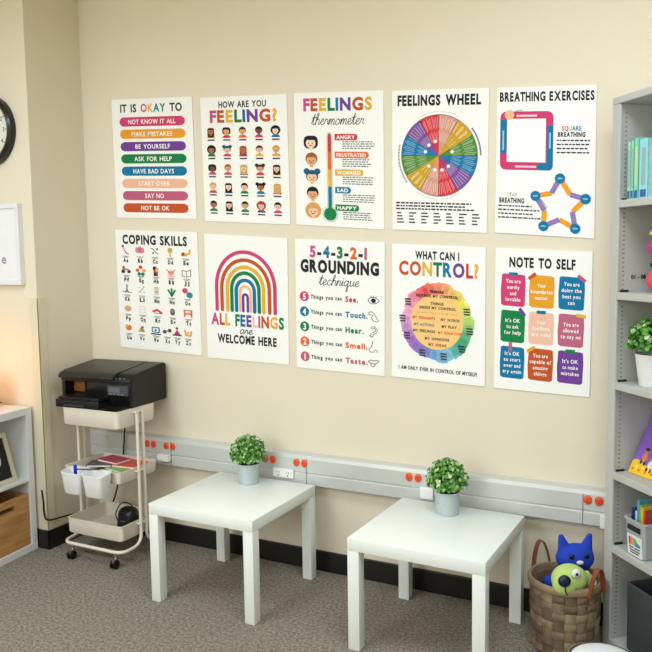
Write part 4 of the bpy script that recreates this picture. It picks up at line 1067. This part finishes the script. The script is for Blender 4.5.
tube([(-.03, 0, .09), (-.08, .0, .10), (-.102, -.004, .085)], .019, 10, bm); ball(bm, (-.106, -.006, .078), .026, (1, 1, 1.15), 16)
o = build('body', bm, M_bl, t, True); remesh(o, .005, 8)
for s in (-1, 1):
    bm = bmesh.new(); ball(bm, (s * .03, -.0475, .198), .010, (1, .55, 1), 14); build('eye', bm, M_blk2, t, True)
bm = bmesh.new(); ball(bm, (0, -.054, .176), .012, (1.2, .5, .7), 14); build('muzzle', bm, mat('plush_white', (232, 232, 240), .8), t, True)
M_gp = mat('lime_plush', (190, 216, 128), .9, bump=.3, bscale=350)
t = thing('plush_toy', 'lime green plush puppy with a big navy nose at the basket front', 'plush toy', (BX + .026, BY - .066, .166), FZ)
bm = bmesh.new(); ball(bm, (0, 0, .135), .066, (1.05, .8, .9), 24); ball(bm, (-.03, -.03, .125), .045, (1, .9, .9), 18); ball(bm, (0, .0, .06), .055, (1, .8, 1), 18)
ball(bm, (.072, .01, .12), .03, (.7, .6, 1.5), 14)
o = build('body', bm, M_gp, t, True); remesh(o, .005, 8)
bm = bmesh.new(); ball(bm, (-.042, -.066, .158), .024, (1, .7, .95), 18); build('nose', bm, mat('nose_navy', (16, 26, 56), .4), t, True)
bm = bmesh.new(); ball(bm, (.008, -.05, .178), .017, (1, .45, 1), 18); ew = build('eye', bm, mat('plush_eye', (244, 244, 240), .5), t, True)
bm = bmesh.new(); ball(bm, (.008, -.0585, .178), .006, (1, .4, 1), 12); build('pupil', bm, M_blk2, ew, True)
build('mouth_stitch', tube(smooth_path([(-.042, -.077, .138), (-.04, -.074, .12), (-.03, -.068, .104)], 5), .0022, 6), mat('stitch', (24, 30, 30), .8), t, True)
bm = bmesh.new()
for (a_, b_) in ((-.01, .105), (.006, .098), (.02, .108), (.002, .112)): ball(bm, (a_, -.0535 - .004 * (a_ < 0), b_), .0024, (1, .6, 1), 8)
build('freckles', bm, mat('stitch', (24, 30, 30), .8), t)
t = thing('plush_toy', 'small white and blue striped plush end beside the right handle', 'plush toy', (BX + .095, BY - .01, .19), R(20))
bm = bmesh.new(); ball(bm, (0, 0, .075), .032, (.8, .8, 1.35), 20); o = build('body', bm, mat('plush_white', (232, 232, 240), .8), t, True)
build('stripe', lathe([(.0268, .056), (.0275, .06), (.028, .075), (.0265, .088), (.024, .086), (.024, .058), (.0268, .056)], 24), mat('stripe_blue', (30, 70, 170), .8), t, True)

# ------------------------------------------------------------------ white pouf in the foreground corner
PFX, PFY = 2.078, -.745
pf = thing('pouf', 'round white pouf with dark piping in front of the bookcase', 'pouf', (PFX, PFY, 0))
build('cushion', lathe([(0, 0), (.10, 0), (.125, .03), (.134, .1), (.134, .19), (.128, .22), (.116, .238), (.107, .242), (.098, .250), (.06, .260), (0, .262)], 48), mat('pouf_white', (226, 228, 230), .85, bump=.2, bscale=250), pf, True)
build('piping', tube([((.106 * math.cos(k * math.pi / 24)), (.106 * math.sin(k * math.pi / 24)), .244) for k in range(48)], .005, 8, closed=True), mat('piping_dark', (60, 62, 68), .7), pf, True)
